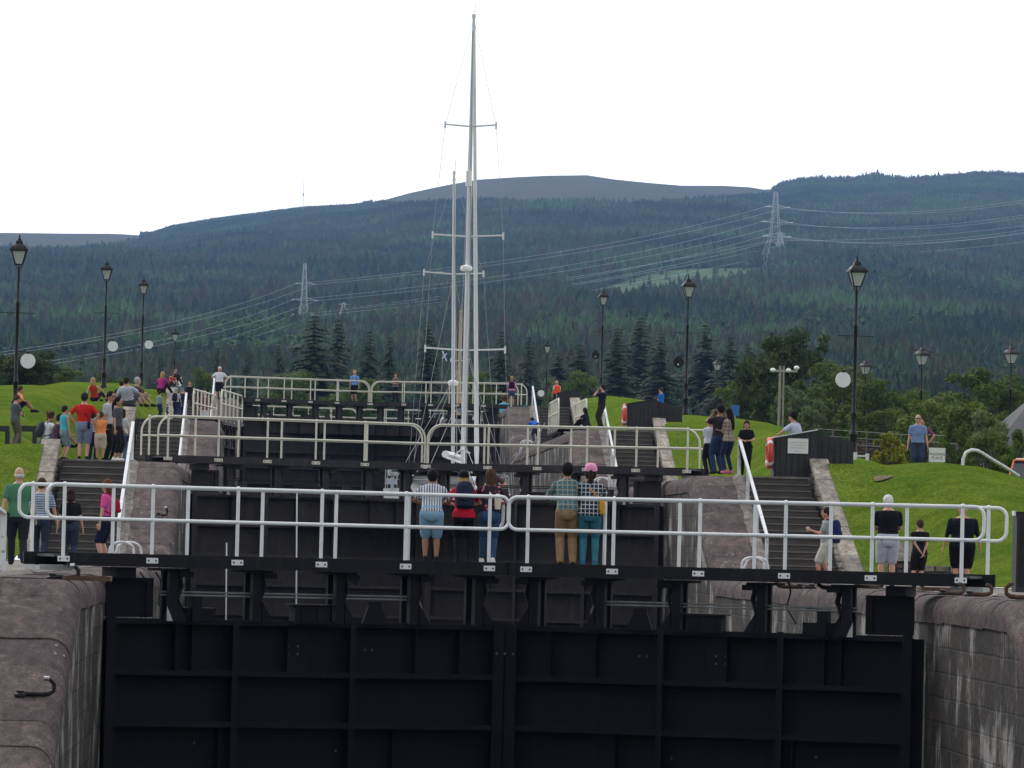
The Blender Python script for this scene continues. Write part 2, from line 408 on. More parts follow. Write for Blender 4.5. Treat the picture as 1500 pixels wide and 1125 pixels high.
# flights of steps and their side walls
for i in range(1, 5):
    a, b = G[i]-18.0, G[i]-9.5; z0, z1 = LV[i-1], LV[i]; n = 15
    for s, side in ((-1,'left'), (1,'right')):
        which = {1:'nearest flight, below the white-railed gates', 2:'flight behind the white-railed gates', 3:'flight beside the folded open gates', 4:'highest flight by the far gates'}[i]
        st = empty('stairway', (s*8.6, a, z0), 0, 'dark timber-edged steps on the %s, %s' % (side, which), 'steps', 'flights of steps beside the locks')
        for k in range(n):
            m = MB()
            ya = lerp(a, b, k/n) + .02; zz = lerp(z0, z1, (k+1)/n)
            m.bx(s*7.78, s*9.36, ya, lerp(a, b, (k+1)/n) + .35, zz-.45, zz-.028)
            m.m = 1; m.bx(s*7.785, s*9.355, ya-.035, lerp(a, b, (k+1)/n)+.018, zz-.0275, zz + rng.uniform(-.003, .004))
            o = m.build('step', [M_step, M_nose], st); o.matrix_parent_inverse = Matrix.Translation((-s*8.6, -a, -z0))
        # kerb wall on the grass side
        kb = MB(); cp = MB(); vals = []
        def kz(y): return lerp(z0+.22, z1+.50, (y-(a-.6))/(b+.5-(a-.6)))
        kb.loft([[Vector((s*9.375, yy, z0-.3)), Vector((s*9.53, yy, kz(yy)-.146)), Vector((s*9.93, yy, kz(yy)-.146)), Vector((s*9.93, yy, z0-.3))] for yy in (a-.6, (a+b)/2, b+.5)], smooth=False)
        y = a-.7
        while y < b+.5:
            y2 = min(y + 1.25*rng.uniform(.85,1.2), b+.6)
            if b+.6-y2 < .7: y2 = b+.6
            n0 = len(cp.f); v = rng.random(); dz = rng.uniform(-.01,.01)
            rings = []
            for yy in (y+.01, y2-.01):
                z = kz(yy)+dz
                rings.append([Vector((s*9.50, yy, z-.145)), Vector((s*9.50, yy, z-.015)), Vector((s*9.515, yy, z)), Vector((s*9.965, yy, z)), Vector((s*9.98, yy, z-.015)), Vector((s*9.98, yy, z-.145))])
            cp.loft(rings, smooth=False); vals += [v]*(len(cp.f)-n0); y = y2
        kw = empty('kerb_wall', (s*9.65, a, z0), 0, 'pale-capped side wall on the %s, %s' % (side, which), 'wall', 'kerb walls of the steps')
        o = kb.build('wall_body', M_rubble, kw); o.matrix_parent_inverse = Matrix.Translation((-s*9.65, -a, -z0))
        o = cp.build('capping', M_pale, kw); o.matrix_parent_inverse = Matrix.Translation((-s*9.65, -a, -z0)); rnd_attr(o, vals)
        # white handrail on the haunch
        h = empty('handrail', (s*7.68, a, z0), 0, 'white sloping handrail on the %s, %s' % (side, which), 'handrail', 'sloping handrails')
        A = Vector((0, .4, 1.0)); B = Vector((0, b-a+.35, z1-z0+1.0))
        m = MB(); m.bar(A, B, .075, .045)
        if i == 1:
            C_ = B + Vector((0, 3.1, -.10)); m.bar(B+Vector((0,.01,.02)), C_, .075, .045); m.bx(-.045, .045, C_.y-.05, C_.y+.02, .02+z1-z0, C_.z-.024)
        m.build('rail', M_hand, h)
        for t in (0.0, .34, .67, 1.0):
            p = A.lerp(B, min(max(t, .012), .985)); zb = zc(a+p.y)-z0+.045
            m = MB(); m.bx(-.04, .04, p.y-.03, p.y+.03, zb, p.z-.0235); m.bx(-.08,.08,p.y-.07,p.y+.07,zb-.005,zb+.012); m.build('post', M_hand, h)

# ================================================================== GRASS BANKS
T10 = [(50,-2.5),(62,-2.4),(72,.05),(118,.06),(121,.25),(130,2.92),(135,2.62),(177,2.6),(180,2.8),(189,5.4),(194,5.1),(236,5.07),(239,5.25),(248,7.85),(254,7.55),(600,7.5)]
T13 = {-1: [(50,-2.5),(62,-2.4),(72,.08),(110,.15),(121,1.65),(129.5,3.05),(140,2.95),(152,3.2),(165,4.2),(178,5.2),(190,6.0),(215,6.9),(239,7.6),(262,8.5),(292,9.4),(420,9.2),(600,7.5)],
        1: [(50,-2.5),(62,-2.4),(72,.08),(110,.2),(121,1.65),(129.5,3.08),(145,3.05),(160,3.8),(175,4.5),(190,5.6),(205,6.05),(221,6.5),(235,7.0),(250,8.0),(275,8.9),(298,9.4),(420,9.2),(600,7.5)]}
DROP = {-1: [(13,0),(15.5,0),(17.5,-.45),(20,-1.2),(30,-2.8),(60,-3.4),(200,-3)],
         1: [(13,0),(14,-.12),(15,-.5),(16,-1.0),(17.5,-1.6),(20,-2.2),(60,-2.5),(200,-2)]}
def zg(x, Y):
    s = -1 if x < 0 else 1; ax = abs(x)
    a = table(T10, Y); b = stable(T13[s], Y) if False else table(T13[s], Y)
    t = min(max((ax-9.95)/3.0, 0), 1); t = t*t*(3-2*t)
    z = lerp(a, b, t)
    d = table(DROP[s], ax)
    if s > 0 and Y < 150: d *= lerp(.55, 1.0, min(max((Y-128)/22, 0), 1))
    if Y < 112: d *= 0 if Y < 100 else (Y-100)/12
    z += d
    if ax > 10.6: z += .03*noise.noise(Vector((x*.18, Y*.09, 3)))*min(1, (ax-10.6)/2)
    return z
def bank(s):
    xs = [9.9, 10.1, 10.4, 10.8, 11.3, 11.9, 12.5, 13, 13.5, 14, 14.5, 15, 15.5, 16, 16.7, 17.5, 18.5, 20, 22, 25, 30, 38, 50, 70, 110, 180]
    yv = []; y = 50.0
    while y < 600: yv.append(y); y += .8 if y < 200 else (1.6 if y < 320 else 8)
    v = []; f = []
    # smooth the profile along Y a little by averaging, except next to the kerb
    for y in yv:
        for x in xs:
            if x < 10.5: z = zg(s*x, y)
            else:
                w = min((x-10.5)/1.5, 1)*2.2
                z = sum(zg(s*x, y+d*w) for d in (-1.5,-.75,0,.75,1.5))/5
            v.append((s*x, y, z + (.025*noise.noise(Vector((x*2, y*2, 0))) if x > 10 else 0)))
    n = len(xs)
    for i in range(len(yv)-1):
        for j in range(n-1): f.append((i*n+j, i*n+j+1, (i+1)*n+j+1, (i+1)*n+j))
    mb = MB(); mb._add(v, f, True); return mb
for s in (-1, 1): tag(bank(s).build('grass_bank', M_grass), kind='structure')
def gz(x, Y):
    w = 2.2*min(max((abs(x)-10.5)/1.5, 0), 1)
    return sum(zg(x, Y+d*w) for d in (-1.5,-.75,0,.75,1.5))/5
# road behind the right bank
m = MB(); rings = []
for k in range(60):
    y = 90 + k*6; x0 = 20.5 + .02*(y-90)
    rings.append([Vector((x0+q*1.5, y, max(zg(x0, y), zg(x0+6, y), zg(x0+3, y))+.06)) for q in range(5)])
n = 5; v = sum(rings, []); f = [(i*n+j, i*n+j+1, (i+1)*n+j+1, (i+1)*n+j) for i in range(59) for j in range(4)]
m._add(v, f, True); tag(m.build('road', M_road), kind='structure')

# ================================================================== LOCK GATES
AG = math.atan2(2.2, HW); LEAF = 6.72
M_bolt = mat('bolt_head', (.16,.16,.17), .5, .6)
def rounded_loop(u0, u1, zt, zm, y, r0, r1, style0, style1, zd):
    """paths of top + mid rail with their bent ends. style 'loop' joins top to mid, 'down' runs to the deck"""
    def arc(cx, cz, r, a0, a1, k=7): return [Vector((cx + r*math.cos(lerp(a0,a1,q/k)), y, cz + r*math.sin(lerp(a0,a1,q/k)))) for q in range(k+1)]
    paths = []
    pts = []
    if style0 == 'loop': pts += list(reversed(arc(u0+r0, zt-r0, r0, PI/2, PI)))
    else: pts += [Vector((u0, y, zd))] + list(reversed(arc(u0+r0, zt-r0, r0, PI/2, PI)))
    if style1 == 'loop': pts += list(reversed(arc(u1-r1, zt-r1, r1, 0, PI/2)))
    else: pts += list(reversed(arc(u1-r1, zt-r1, r1, 0, PI/2))) + [Vector((u1, y, zd))]
    if style1 == 'loop': pts += list(reversed(arc(u1-r1, zm+r1, r1, -PI/2, 0)))
    if style0 == 'loop' and style1 == 'loop':
        pts += list(reversed(arc(u0+r0, zm+r0, r0, PI, 1.5*PI))); paths.append((pts, True))
    else:
        paths.append((pts, False)); paths.append(([Vector((u0, y, zm)), Vector((u1, y, zm))], False))
    return paths
def gate_leaf(s, loc, ang, lev, style, label, group, detail=2):
    """s=-1 left leaf (u runs to +x), s=+1 right leaf (u runs to -x)"""
    root = empty('lock_gate', loc, ang, label, 'lock gate', group)
    fx = (lambda v: Vector((-v.x, v.y, v.z))) if s > 0 else (lambda v: v)
    def B(mb, name, mt, parent=root): return mb.xf(fx).build(name, mt, parent)
    near = style == 'white'
    MS, MBm, MR = (M_black, M_beam, M_white) if near else (M_black2, M_beam2, M_cream)
    DK = .33; zb = -5.2
    # skin and stiffening
    m = MB(); m.bx(-.14, LEAF+.03, .0, .03, zb, -.70); B(m, 'skin_plate', MS)
    m = MB(); m.bx(LEAF-.10, LEAF-.015, -.20, -.001, zb, -.645); B(m, 'mitre_post', MS)
    for z in (-.70, -1.50, -2.30, -3.10, -3.90, -4.70):
        m = MB(); m.bx(0.02, LEAF-.10, -.25, -.001, z-.012, z+.012); m.bx(.02, LEAF-.10, -.275, -.2505, z-.042, z+.042); B(m, 'girder', MS)
    for u, w in ((.06,.15), (2.10,.10), (4.05,.09), (LEAF-.20,.18)):
        m = MB(); m.bx(u-w/2, u+w/2, -.302, -.277, zb, -.64); m.bx(u-.012, u+.012, -.276, -.002, zb, -.66); B(m, 'stiffener', MS)
    for u in (1.15, 1.42, 3.0, 5.15, 5.9): m = MB(); m.bx(u-.009, u+.009, -.20, -.0015, -1.486, -.714); B(m, 'rib', MS)
    m = MB(); m.bx(3.012, 3.35, -.12, -.10, -1.48, -.72); B(m, 'backing_plate', MS)
    for u in (1.9, 4.8): m = MB(); m.bx(u-.009, u+.009, -.20, -.0015, -3.086, -2.314); B(m, 'rib', MS)
    if near:
      for (u, z) in ((3.02,-1.06),(3.18,-1.06),(3.02,-1.18),(3.18,-1.18),(4.35,-1.1),(4.47,-1.1),(6.48,-1.12),(6.62,-1.12),(1.55,-2.6),(3.9,-2.7)):
        m = MB(); m.ell((u, -.13 if 3 < u < 3.5 else (-.01 if u < 6 else -.31), z), (.022,.03,.022), 8, 4); B(m, 'bolt', M_bolt)
    # raised plate at the heel
    m = MB(); m.bx(.02,.74,-.10,-.08,-.645,-.05); m.bx(0,.10,-.16,-.101,-.64,-.03); m.bx(.66,.77,-.16,-.101,-.64,-.03); m.bx(.101,.659,-.16,-.101,-.10,-.03)
    m.bx(.08,.40,-.42,.35,-.03,.125); B(m, 'heel_plate', MS)
    # brackets that carry the walkway
    for u in (1.05, 2.42, 3.80, 5.05, 6.15):
        m = MB()
        m.bx(u-.07, u+.07, -.34, -.18, -.69, .11); m.bx(u-.20, u+.22, -.44, .45, .085, .125); m.bx(u+.071, u+.30, -.40, .30, .0, .084)
        m.bx(u-.05, u+.05, .12, .22, -.69, .084)
        m.tube([(u+.10,-.1,-.62),(u+.12,-.1,-.35),(u+.19,-.1,-.15),(u+.15,-.1,.06)], .045, 6)
        m.prism([(u+.30, -.69), (u+.10, -.69), (u+.10, -.36)], -.30, -.24)
        m.box((u, -.35, -.45), (.05,.02,.05))
        B(m, 'walkway_bracket', MS)
    if detail > 1:
        m = MB()
        for z, e in ((-.24, 0), (-.29, .05)):
            m.tube([(.9,-.12,z),(5.05-e,-.12,z),(5.2-e,-.12,z-.05),(5.25-e,-.12,z-.16),(5.23-e,-.12,-.69)], .016, 6)
        B(m, 'pipe', M_galv if near else M_beam2)
        m = MB(); m.bx(3.05,3.62,-.36,-.06,-.69,-.42); m.bx(2.98,3.72,-.40,-.02,-.415,-.39); m.bx(3.15,3.25,-.39,-.361,-.64,-.47); m.bx(3.42,3.50,-.39,-.361,-.64,-.47); B(m, 'winch_box', MS)
        m = MB(); m.bx(1.35,1.50,-.38,-.05,-.69,-.30); m.bx(1.20,1.75,-.30,.0,-.68,-.48); B(m, 'sluice_block', MS)
        m = MB(); m.prism([(4.18,-.69),(4.62,-.69),(4.50,-.40),(4.28,-.40)], -.33, -.28); m.bx(4.28,4.50,-.33,-.30,-.399,-.33); B(m, 'sluice_plate', MS)
        m = MB(); m.prism([(.86,-.69),(1.25,-.69),(.98,-.25)], -.45, -.42); B(m, 'gusset', MS)
        m = MB(); m.prism([(.90,-.69),(1.00,-.69),(.90,-.46)], -.475, -.465); B(m, 'bright_plate', M_galv)
    # walkway
    m = MB(); m.bx(-.75, LEAF-.21, -.56, -.50, DK-.19, DK+.01); B(m, 'front_beam', MBm)
    m = MB(); m.bx(-1.15, LEAF+.14, .50, .56, DK-.19, DK+.01); B(m, 'rear_beam', MBm)
    m = MB(); m.bx(-.95, LEAF-.19, -.498, .498, DK-.06, DK-.02); B(m, 'deck', M_deck)
    m = MB(); m.bx(-1.12, -.60, -.30, .49, DK-.27, DK-.195); B(m, 'landing_plate', M_galv)
    # railings
    zt, zm = DK+1.06, DK+.54; rr = .028
    rear = empty('railing', (0,0,0)); rear.parent = root; front = empty('railing', (0,0,0)); front.parent = root
    for nd, y, u0, posts in ((front, -.53, -1.10 if s < 0 else -1.16, (-.82,.61,2.0,3.39,4.80,6.22)), (rear, .53, -1.24 if s < 0 else -1.31, (-1.02,.29,1.52,2.76,4.00,5.24))):
        m = MB(); u1 = LEAF-.05 + (-.12 if y < 0 else .19)
        if near: paths = rounded_loop(u0, u1, zt, zm, y, .15, .15, 'loop', 'loop', DK)
        else: paths = rounded_loop(u0, u1, zt, zm, y, .42, .42, 'down', 'down', DK)
        for pts, cl in paths: m.tube(pts, rr, 8, closed=cl)
        B(m, 'rail', MR, nd)
        ps = list(posts) if near else [p for p in posts if p > -.9][:-1] + [u1] if y < 0 else list(posts)
        for p in ps:
            m = MB()
            if not (not near and p == u1):
                m.tube([(p, y, DK-.10), (p, y, zt)], .030, 8)
                for z in (zt, zm): m.ell((p, y, z), (.041,.041,.044), 8, 6)
            if y < 0:
                cw = .095 if near else .12; m.bx(p-cw, p+cw, y-.042, y-.031, DK-.13, DK-.045)
                m.m = 1
                for du in (-cw*.62, cw*.62): m.ell((p+du, y-.045, DK-.0875), (.016,.012,.016), 6, 4)
                m.m = 0
            B(m, 'post', [MR, M_iron], nd)
    return root
GR = 'leaves of the lock gates'
lab = {1: ('nearest black lock gate with bright white railings, %s leaf', 'white'),
       2: ('second lock gate with cream railings in the middle of the flight, %s leaf', 'cream'),
       4: ('high lock gate with cream railings where two walkers stand against the trees, %s leaf', 'cream')}
for i, (tx, style) in lab.items():
    for s, side in ((-1,'left'), (1,'right')):
        gate_leaf(s, (s*HW + ((-.05 if s < 0 else -.13) if i == 1 else 0), G[i], LV[i]), -s*AG, LV[i], style, tx % side, GR)
for s, side in ((-1,'left'), (1,'right')):
    gate_leaf(s, (s*HW, 311.0, LV[4]), -s*AG, LV[4], 'cream', 'farthest lock gate, glimpsed low beyond the high gate, %s leaf' % side, GR)
    gate_leaf(s, (s*6.95, G[3], LV[3]), R(84.5) if s < 0 else -R(90), LV[3], 'cream', 'open lock gate with cream railings folded back against the %s wall' % side, GR)
# ================================================================== HILLS AND FOREST
SKY = [(-400,350),(-150,346),(0,342),(100,343),(170,343),(200,345),(222,345),(250,336),(320,324),(400,313),(450,307),(520,303),(560,293),(600,282),(650,271),(700,262),(760,258),(800,256),(860,255),(900,261),(950,266),(1000,270),(1060,270),(1100,272),(1130,277),(1170,267),(1200,264),(1260,266),(1330,265),(1400,259),(1440,256),(1500,258),(1650,253),(1900,260)]
PROF = [(420,664),(600,655),(800,618),(1200,566),(1800,508),(2600,448),(3400,398)]
UP = [(3400,0),(4200,.30),(5200,.66),(6200,.93),(6800,1.0),(7400,.985)]
def hy(px, D):
    if D <= 3400: y = table(PROF, D)
    else:
        ys = table(SKY, px); y = 398 + (ys-398)*table(UP, D)
    # spurs and hollows, fading to nothing at the skyline and at the foot
    k = max(0, min(1, (D-700)/800)) * max(0, min(1, (6600-D)/1500))
    y += k*(15*noise.noise(Vector((px*.0032, D*.0005, 1))) + 7*noise.noise(Vector((px*.009, D*.0012, 5))))
    y += k*10*math.sin(px*.0042+.6)
    return y
def hz(px, D):
    """ground height of the hillside seen in column px at distance D"""
    return (805.0 - (hy(px, D) + (750-px)*.0244))/FPX*D + EYE
def hpos(px, D, z=None):
    X = CAM.x + (px-443.0+(hy(px, D)-562)*.0244)/FPX*D          # columns measured from the lock's own vanishing line
    return Vector((X, D, hz(px, D) if z is None else z))
m = MB(); cols = list(range(-420, 1921, 20)); Ds = [420, 500, 600, 700, 800, 950, 1100, 1200] + list(range(1350, 7401, 120))
v = [hpos(px, D) for D in Ds for px in cols]; n = len(cols)
m._add(v, [(i*n+j, i*n+j+1, (i+1)*n+j+1, (i+1)*n+j) for i in range(len(Ds)-1) for j in range(n-1)], True)
M_hill = mat('hill_ground', (.05,.06,.03), .9, spec=.1)
def _():
    mm = M_hill; v = coords(mm); f = nz(mm, v, .004, 8, .65); g = nz(mm, v, .03, 6)
    c = cr(mm, f, [(.38, (.020,.030,.010)), (.5, (.042,.036,.016)), (.60, (.022,.034,.010))])
    a = N(mm, 'ShaderNodeAttribute', attribute_name='clearing')
    c = mixc(mm, a.outputs['Fac'], c, cr(mm, g, [(.38, (.030,.068,.022)), (.62, (.062,.112,.036))]))
    L(mm, c, bsdf(mm).inputs['Base Color']); bump(mm, g, .8, 3.0)
_()
def clear_at(px, y):                       # felled or open ground, 0..1
    w = noise.noise(Vector((px*.02, y*.05, 9)))*10
    yu = table([(835,434),(870,422),(965,396),(1010,392),(1135,390)], px); yl = table([(835,440),(930,440),(1010,424),(1135,402)], px) + 19
    c1 = 1 if (yu < y + w*.3 < yl and 835 < px + w*.8 < 1136) else 0
    c2 = 1 if (500 < y + w*.4 < 530 and 320 < px + w < 410) else 0
    return max(c1, c2)
def moor_at(px, y, D):
    w = noise.noise(Vector((px*.012, 3, 2)))*6
    if 545 < px < 1132 and y < table([(545,300),(640,300),(760,303),(900,305),(1000,300),(1132,284)], px) + w*.5: return True
    if px < 205 and y < 372 + w*.3 - max(0, px-150)*.3: return True
    return False
o = tag(m.build('hillside', M_hill), kind='structure')
at_ = o.data.attributes.new('clearing', 'FLOAT', 'POINT')
at_.data.foreach_set('value', [float(clear_at(px, hy(px, D))) for D in Ds for px in cols])
# plain between the canal head and the hill
m = MB(); m.quad((-1500,-400,-7),(1500,-400,-7),(1500,49,-7),(-1500,49,-7)); m.quad((-1500,49,-7),(-180,49,-7),(-180,470,7.0),(-1500,470,7.0)); m.quad((180,49,-7),(1500,49,-7),(1500,470,7.0),(180,470,7.0))
m.quad((-1500,470,7.0),(1500,470,7.0),(1500,900,7.2),(-1500,900,7.2)); tag(m.build('meadow', M_grass), kind='structure')

# --- forest as one mass: instanced conifers and broadleaf crowns on the hillside
def forest_mat(name, pal, var):
    mm = mat(name, pal[0], .9, spec=.08)
    oi = N(mm, 'ShaderNodeObjectInfo')
    mpg = N(mm, 'ShaderNodeMapping'); mpg.inputs['Scale'].default_value = (1,.45,1); L(mm, oi.outputs['Location'], mpg.inputs['Vector'])
    f = nz(mm, mpg.outputs[0], .007, 7, .72)
    c = cr(mm, f, [(.42, pal[0]), (.48, pal[1]), (.515, pal[2]), (.57, pal[3])])
    r = cr(mm, oi.outputs['Random'], [(0, (1-var,)*3), (.8, (1+var*.5,)*3), (1, (1+var, 1+var*.9, 1+var*.5))])
    L(mm, mixc(mm, 1.0, c, r, 'MULTIPLY'), bsdf(mm).inputs['Base Color'])
    return mm
M_fcon = forest_mat('forest_conifer', [(.020,.036,.030), (.044,.078,.040), (.056,.046,.040), (.062,.120,.050)], .32)
M_fbro = forest_mat('forest_broadleaf', [(.045,.085,.032), (.06,.105,.036), (.055,.09,.033), (.08,.14,.045)], .35)
def small_conifer(sd, wide=.2):
    r = random.Random(sd); mb = MB(); k = 7
    for t in range(k):
        z0 = .08 + .92*t/k*.93; z1 = min(1.0, z0 + .30*(1-t/k*.45)); rad = wide*(1 - t/k)**.8*r.uniform(.8,1.1)+.018
        n = 9; vs = [(r.uniform(-.008,.008), r.uniform(-.008,.008), z1)]
        for j in range(n):
            a = 2*PI*(j+r.uniform(-.3,.3))/n; q = rad*r.choice((.55,.8,1.0,1.15)); vs.append((q*math.cos(a), q*math.sin(a), z0 - r.uniform(0,.04)))
        mb._add(vs, [(0, 1+j, 1+(j+1) % n) for j in range(n)])
    mb.tube([(0,0,0),(0,0,.5)], [.014,.006], 4, cap=False)
    return mb.build('conifer_clump', M_fcon, recalc=False)
def small_broad(sd):
    r = random.Random(sd); mb = MB()
    for _ in range(90):
        a, b = r.uniform(0, 2*PI), math.acos(r.uniform(-1,1)); q = r.uniform(.6,1)**.5
        c = Vector((.32*q*math.sin(b)*math.cos(a), .32*q*math.sin(b)*math.sin(a), .58 + .38*q*math.cos(b)))
        s = r.uniform(.06,.11); u = Vector((r.gauss(0,1), r.gauss(0,1), r.gauss(0,1))).normalized(); w = u.orthogonal().normalized(); x = u.cross(w)
        mb.quad(c+w*s, c+x*s, c-w*s, c-x*s)
    return mb.build('broadleaf_clump', M_fbro, recalc=False)
protos = [small_conifer(1, .25), small_conifer(2, .20), small_conifer(3, .30), small_conifer(4,.24), small_broad(5), small_broad(6)]
pc = bpy.data.collections.new('forest_kinds')
for p in protos: COL.objects.unlink(p)
fr = random.Random(11)
P_pts = []; P_s = []; P_r = []; P_k = []
rowD = 640.0
while rowD < 6850:
    sp = 3.0 + rowD*.00085 if rowD < 2200 else 5.2 - max(0, rowD-4600)*.0003
    step_px = sp/rowD*FPX
    px = -90 + fr.random()*step_px
    while px < 1590:
        D = rowD + fr.uniform(-.5,.5)*sp*1.3; q = px + fr.uniform(-.5,.5)*step_px; px += step_px
        y = hy(q, D)
        if moor_at(q, y, D): continue
        if moor_at(q, y - 16, D) and fr.random() < .25 + .03*max(0, 16-16*fr.random()): continue
        cl = clear_at(q, y)
        if cl and fr.random() < .97: continue
        X = CAM.x + (q-443.0+(y-562)*.0244)/FPX*D
        nb = noise.noise(Vector((X*.004, D*.0022, 7)))
        broad = (fr.random() < (.75 if nb > .18 else .10)) and y > 385
        if 300 < q < 430 and 478 < y < 545: broad = fr.random() < .9
        h = fr.uniform(8.5, 15.0)*min(1.0, .42+.58*max(0, D-640)/1900)*(1.0 + .18*noise.noise(Vector((X*.01, D*.006, 2))))
        if D > 4300: h *= max(.52, 1-(D-4300)/3200)
        if broad: h *= .72
        if D > 6300: h *= (.8 if q < 1140 else (1.2 + (.5*math.sin((q-1255)/55*PI) if 1255 < q < 1310 else 0))*fr.uniform(.55,1.25))
        if cl: h *= .4
        if fr.random() < .03: h *= 1.3
        P_pts.append((X, D, hz(q, D) - .4)); P_s.append(h); P_r.append(fr.uniform(0, 2*PI)); P_k.append(fr.choice((4,5)) if broad else fr.choice((0,1,2,3)))
    rowD += sp*.82
fm = bpy.data.meshes.new('forest'); fm.from_pydata(P_pts, [], [])
for nm, ty, vals in (('size', 'FLOAT', P_s), ('turn', 'FLOAT', P_r), ('which', 'INT', P_k)):
    a = fm.attributes.new(nm, ty, 'POINT'); a.data.foreach_set('value', vals)
forest = bpy.data.objects.new('forest', fm); COL.objects.link(forest); tag(forest, kind='stuff')
forest['label'] = 'dense conifer and birch forest covering the hillside'; forest['category'] = 'forest'
ng = bpy.data.node_groups.new('forest_scatter', 'GeometryNodeTree')
ng.interface.new_socket('Geometry', in_out='INPUT', socket_type='NodeSocketGeometry'); ng.interface.new_socket('Geometry', in_out='OUTPUT', socket_type='NodeSocketGeometry')
gi = ng.nodes.new('NodeGroupInput'); go = ng.nodes.new('NodeGroupOutput')
mp = ng.nodes.new('GeometryNodeMeshToPoints'); ng.links.new(gi.outputs[0], mp.inputs[0])
ins = ng.nodes.new('GeometryNodeInstanceOnPoints'); ng.links.new(mp.outputs[0], ins.inputs['Points'])
gi2 = ng.nodes.new('GeometryNodeGeometryToInstance')
for p in reversed(protos):
    oi = ng.nodes.new('GeometryNodeObjectInfo'); oi.inputs['Object'].default_value = p; ng.links.new(oi.outputs['Geometry'], gi2.inputs[0])
ng.links.new(gi2.outputs[0], ins.inputs['Instance']); ins.inputs['Pick Instance'].default_value = True
def attr(nm, ty):
    a = ng.nodes.new('GeometryNodeInputNamedAttribute'); a.data_type = ty; a.inputs['Name'].default_value = nm; return a.outputs[0]
ng.links.new(attr('which','INT'), ins.inputs['Instance Index'])
cx = ng.nodes.new('ShaderNodeCombineXYZ'); ng.links.new(attr('turn','FLOAT'), cx.inputs['Z'])
try: ng.links.new(cx.outputs[0], ins.inputs['Rotation'])
except Exception: pass
ng.links.new(attr('size','FLOAT'), ins.inputs['Scale'])
ng.links.new(ins.outputs[0], go.inputs[0])
md = forest.modifiers.new('scatter', 'NODES'); md.node_group = ng

# ================================================================== TREES ONE CAN TELL APART
def leaf_mat(name, a, b, c_):
    mm = mat(name, a, .7, spec=.2); at1 = N(mm, 'ShaderNodeAttribute', attribute_name='rnd')
    oi = N(mm, 'ShaderNodeObjectInfo')
    c = cr(mm, at1.outputs['Fac'], [(0, a), (.55, b), (1, c_)])
    c = mixc(mm, 1.0, c, cr(mm, oi.outputs['Random'], [(0, (.82,.86,.85)), (1, (1.2,1.12,1.05))]), 'MULTIPLY')
    L(mm, c, bsdf(mm).inputs['Base Color'])
    b_ = bsdf(mm); tr = N(mm, 'ShaderNodeBsdfTranslucent'); L(mm, c, tr.inputs['Color'])
    ms = N(mm, 'ShaderNodeMixShader'); ms.inputs[0].default_value = .3
    L(mm, b_.outputs[0], ms.inputs[1]); L(mm, tr.outputs[0], ms.inputs[2])
    L(mm, ms.outputs[0], mm.node_tree.nodes['Material Output'].inputs['Surface'])
    return mm
M_leafD = leaf_mat('dark_leaves', (.020,.038,.012), (.040,.070,.018), (.075,.115,.030))
M_leafM = leaf_mat('green_leaves', (.040,.072,.016), (.085,.140,.026), (.16,.23,.05))
M_leafY = leaf_mat('yellow_leaves', (.11,.14,.018), (.24,.26,.035), (.40,.40,.07))
M_leafS = leaf_mat('silver_leaves', (.06,.10,.035), (.13,.19,.08), (.27,.34,.17))
M_need = leaf_mat('needles', (.014,.028,.017), (.026,.048,.025), (.046,.075,.036))
def clump_crown(r, blobs, n, size, tri=False):
    mb = MB(); vals = []
    tot = sum(b[3]**2 for b in blobs)
    for (x, y, z, rad) in blobs:
        base = r.uniform(0,.45)
        for _ in range(int(n*rad*rad/tot)):
            a = r.uniform(0, 2*PI); ct = r.uniform(-.85,1); st_ = math.sqrt(1-ct*ct); q = rad*(r.random()**.33)*r.uniform(.75,1.12)
            c = Vector((x+q*st_*math.cos(a), y+q*st_*math.sin(a), z+q*ct*.85))
            s = size*r.uniform(.5,1.25); u = Vector((st_*math.cos(a)*.6+r.gauss(0,.6), st_*math.sin(a)*.6+r.gauss(0,.6), ct*.6+r.gauss(0,.6)+.3))
            if u.length < 1e-3: continue
            u.normalize(); w = u.orthogonal().normalized(); w = Matrix.Rotation(r.uniform(0,2*PI), 3, u) @ w; x_ = u.cross(w)
            mb._add([c+w*s*1.25, c+x_*s*.62, c-w*s*.9, c-x_*s*.62], [(0,1,2,3)]); vals.append(min(1, max(0, base + r.uniform(0,.55))))
    return mb, vals
def broad_proto(sd, leafmat, n=5200, size=.019, spread=.38, low=.22):
    r = random.Random(sd); tips = []; tm = MB()
    tm.tube([(0,0,-.03),(.006,0,.12),(-.008,.01,.28),(.01,.0,.5)], [.024,.019,.015,.008], 7)
    blobs = []
    for i in range(24):
        a = r.uniform(0, 2*PI); h = low+.06+(.86-low)*((i+r.random())/24); e = spread*math.sqrt(max(.05, 1-((h-.48)/.5)**2))*r.uniform(.35,.85)
        p = Vector((e*math.cos(a), e*math.sin(a), h)); z0 = min(h-.08, r.uniform(.14,.42))
        tm.tube([(0,0,z0), (p.x*.45,p.y*.45,z0+(h-z0)*.4), p], [.010,.007,.003], 5, cap=False)
        blobs.append((p.x, p.y, p.z-.02, r.uniform(.09,.16)))
    for i in range(12):
        a = r.uniform(0,2*PI); h = r.uniform(low,.95); e = spread*math.sqrt(max(.03, 1-((h-.55)/.5)**2))*r.uniform(.8,1.1)
        blobs.append((e*math.cos(a), e*math.sin(a), h, r.uniform(.04,.075)))
    cm, vals = clump_crown(r, blobs, n, size)
    return tm, cm, vals, leafmat
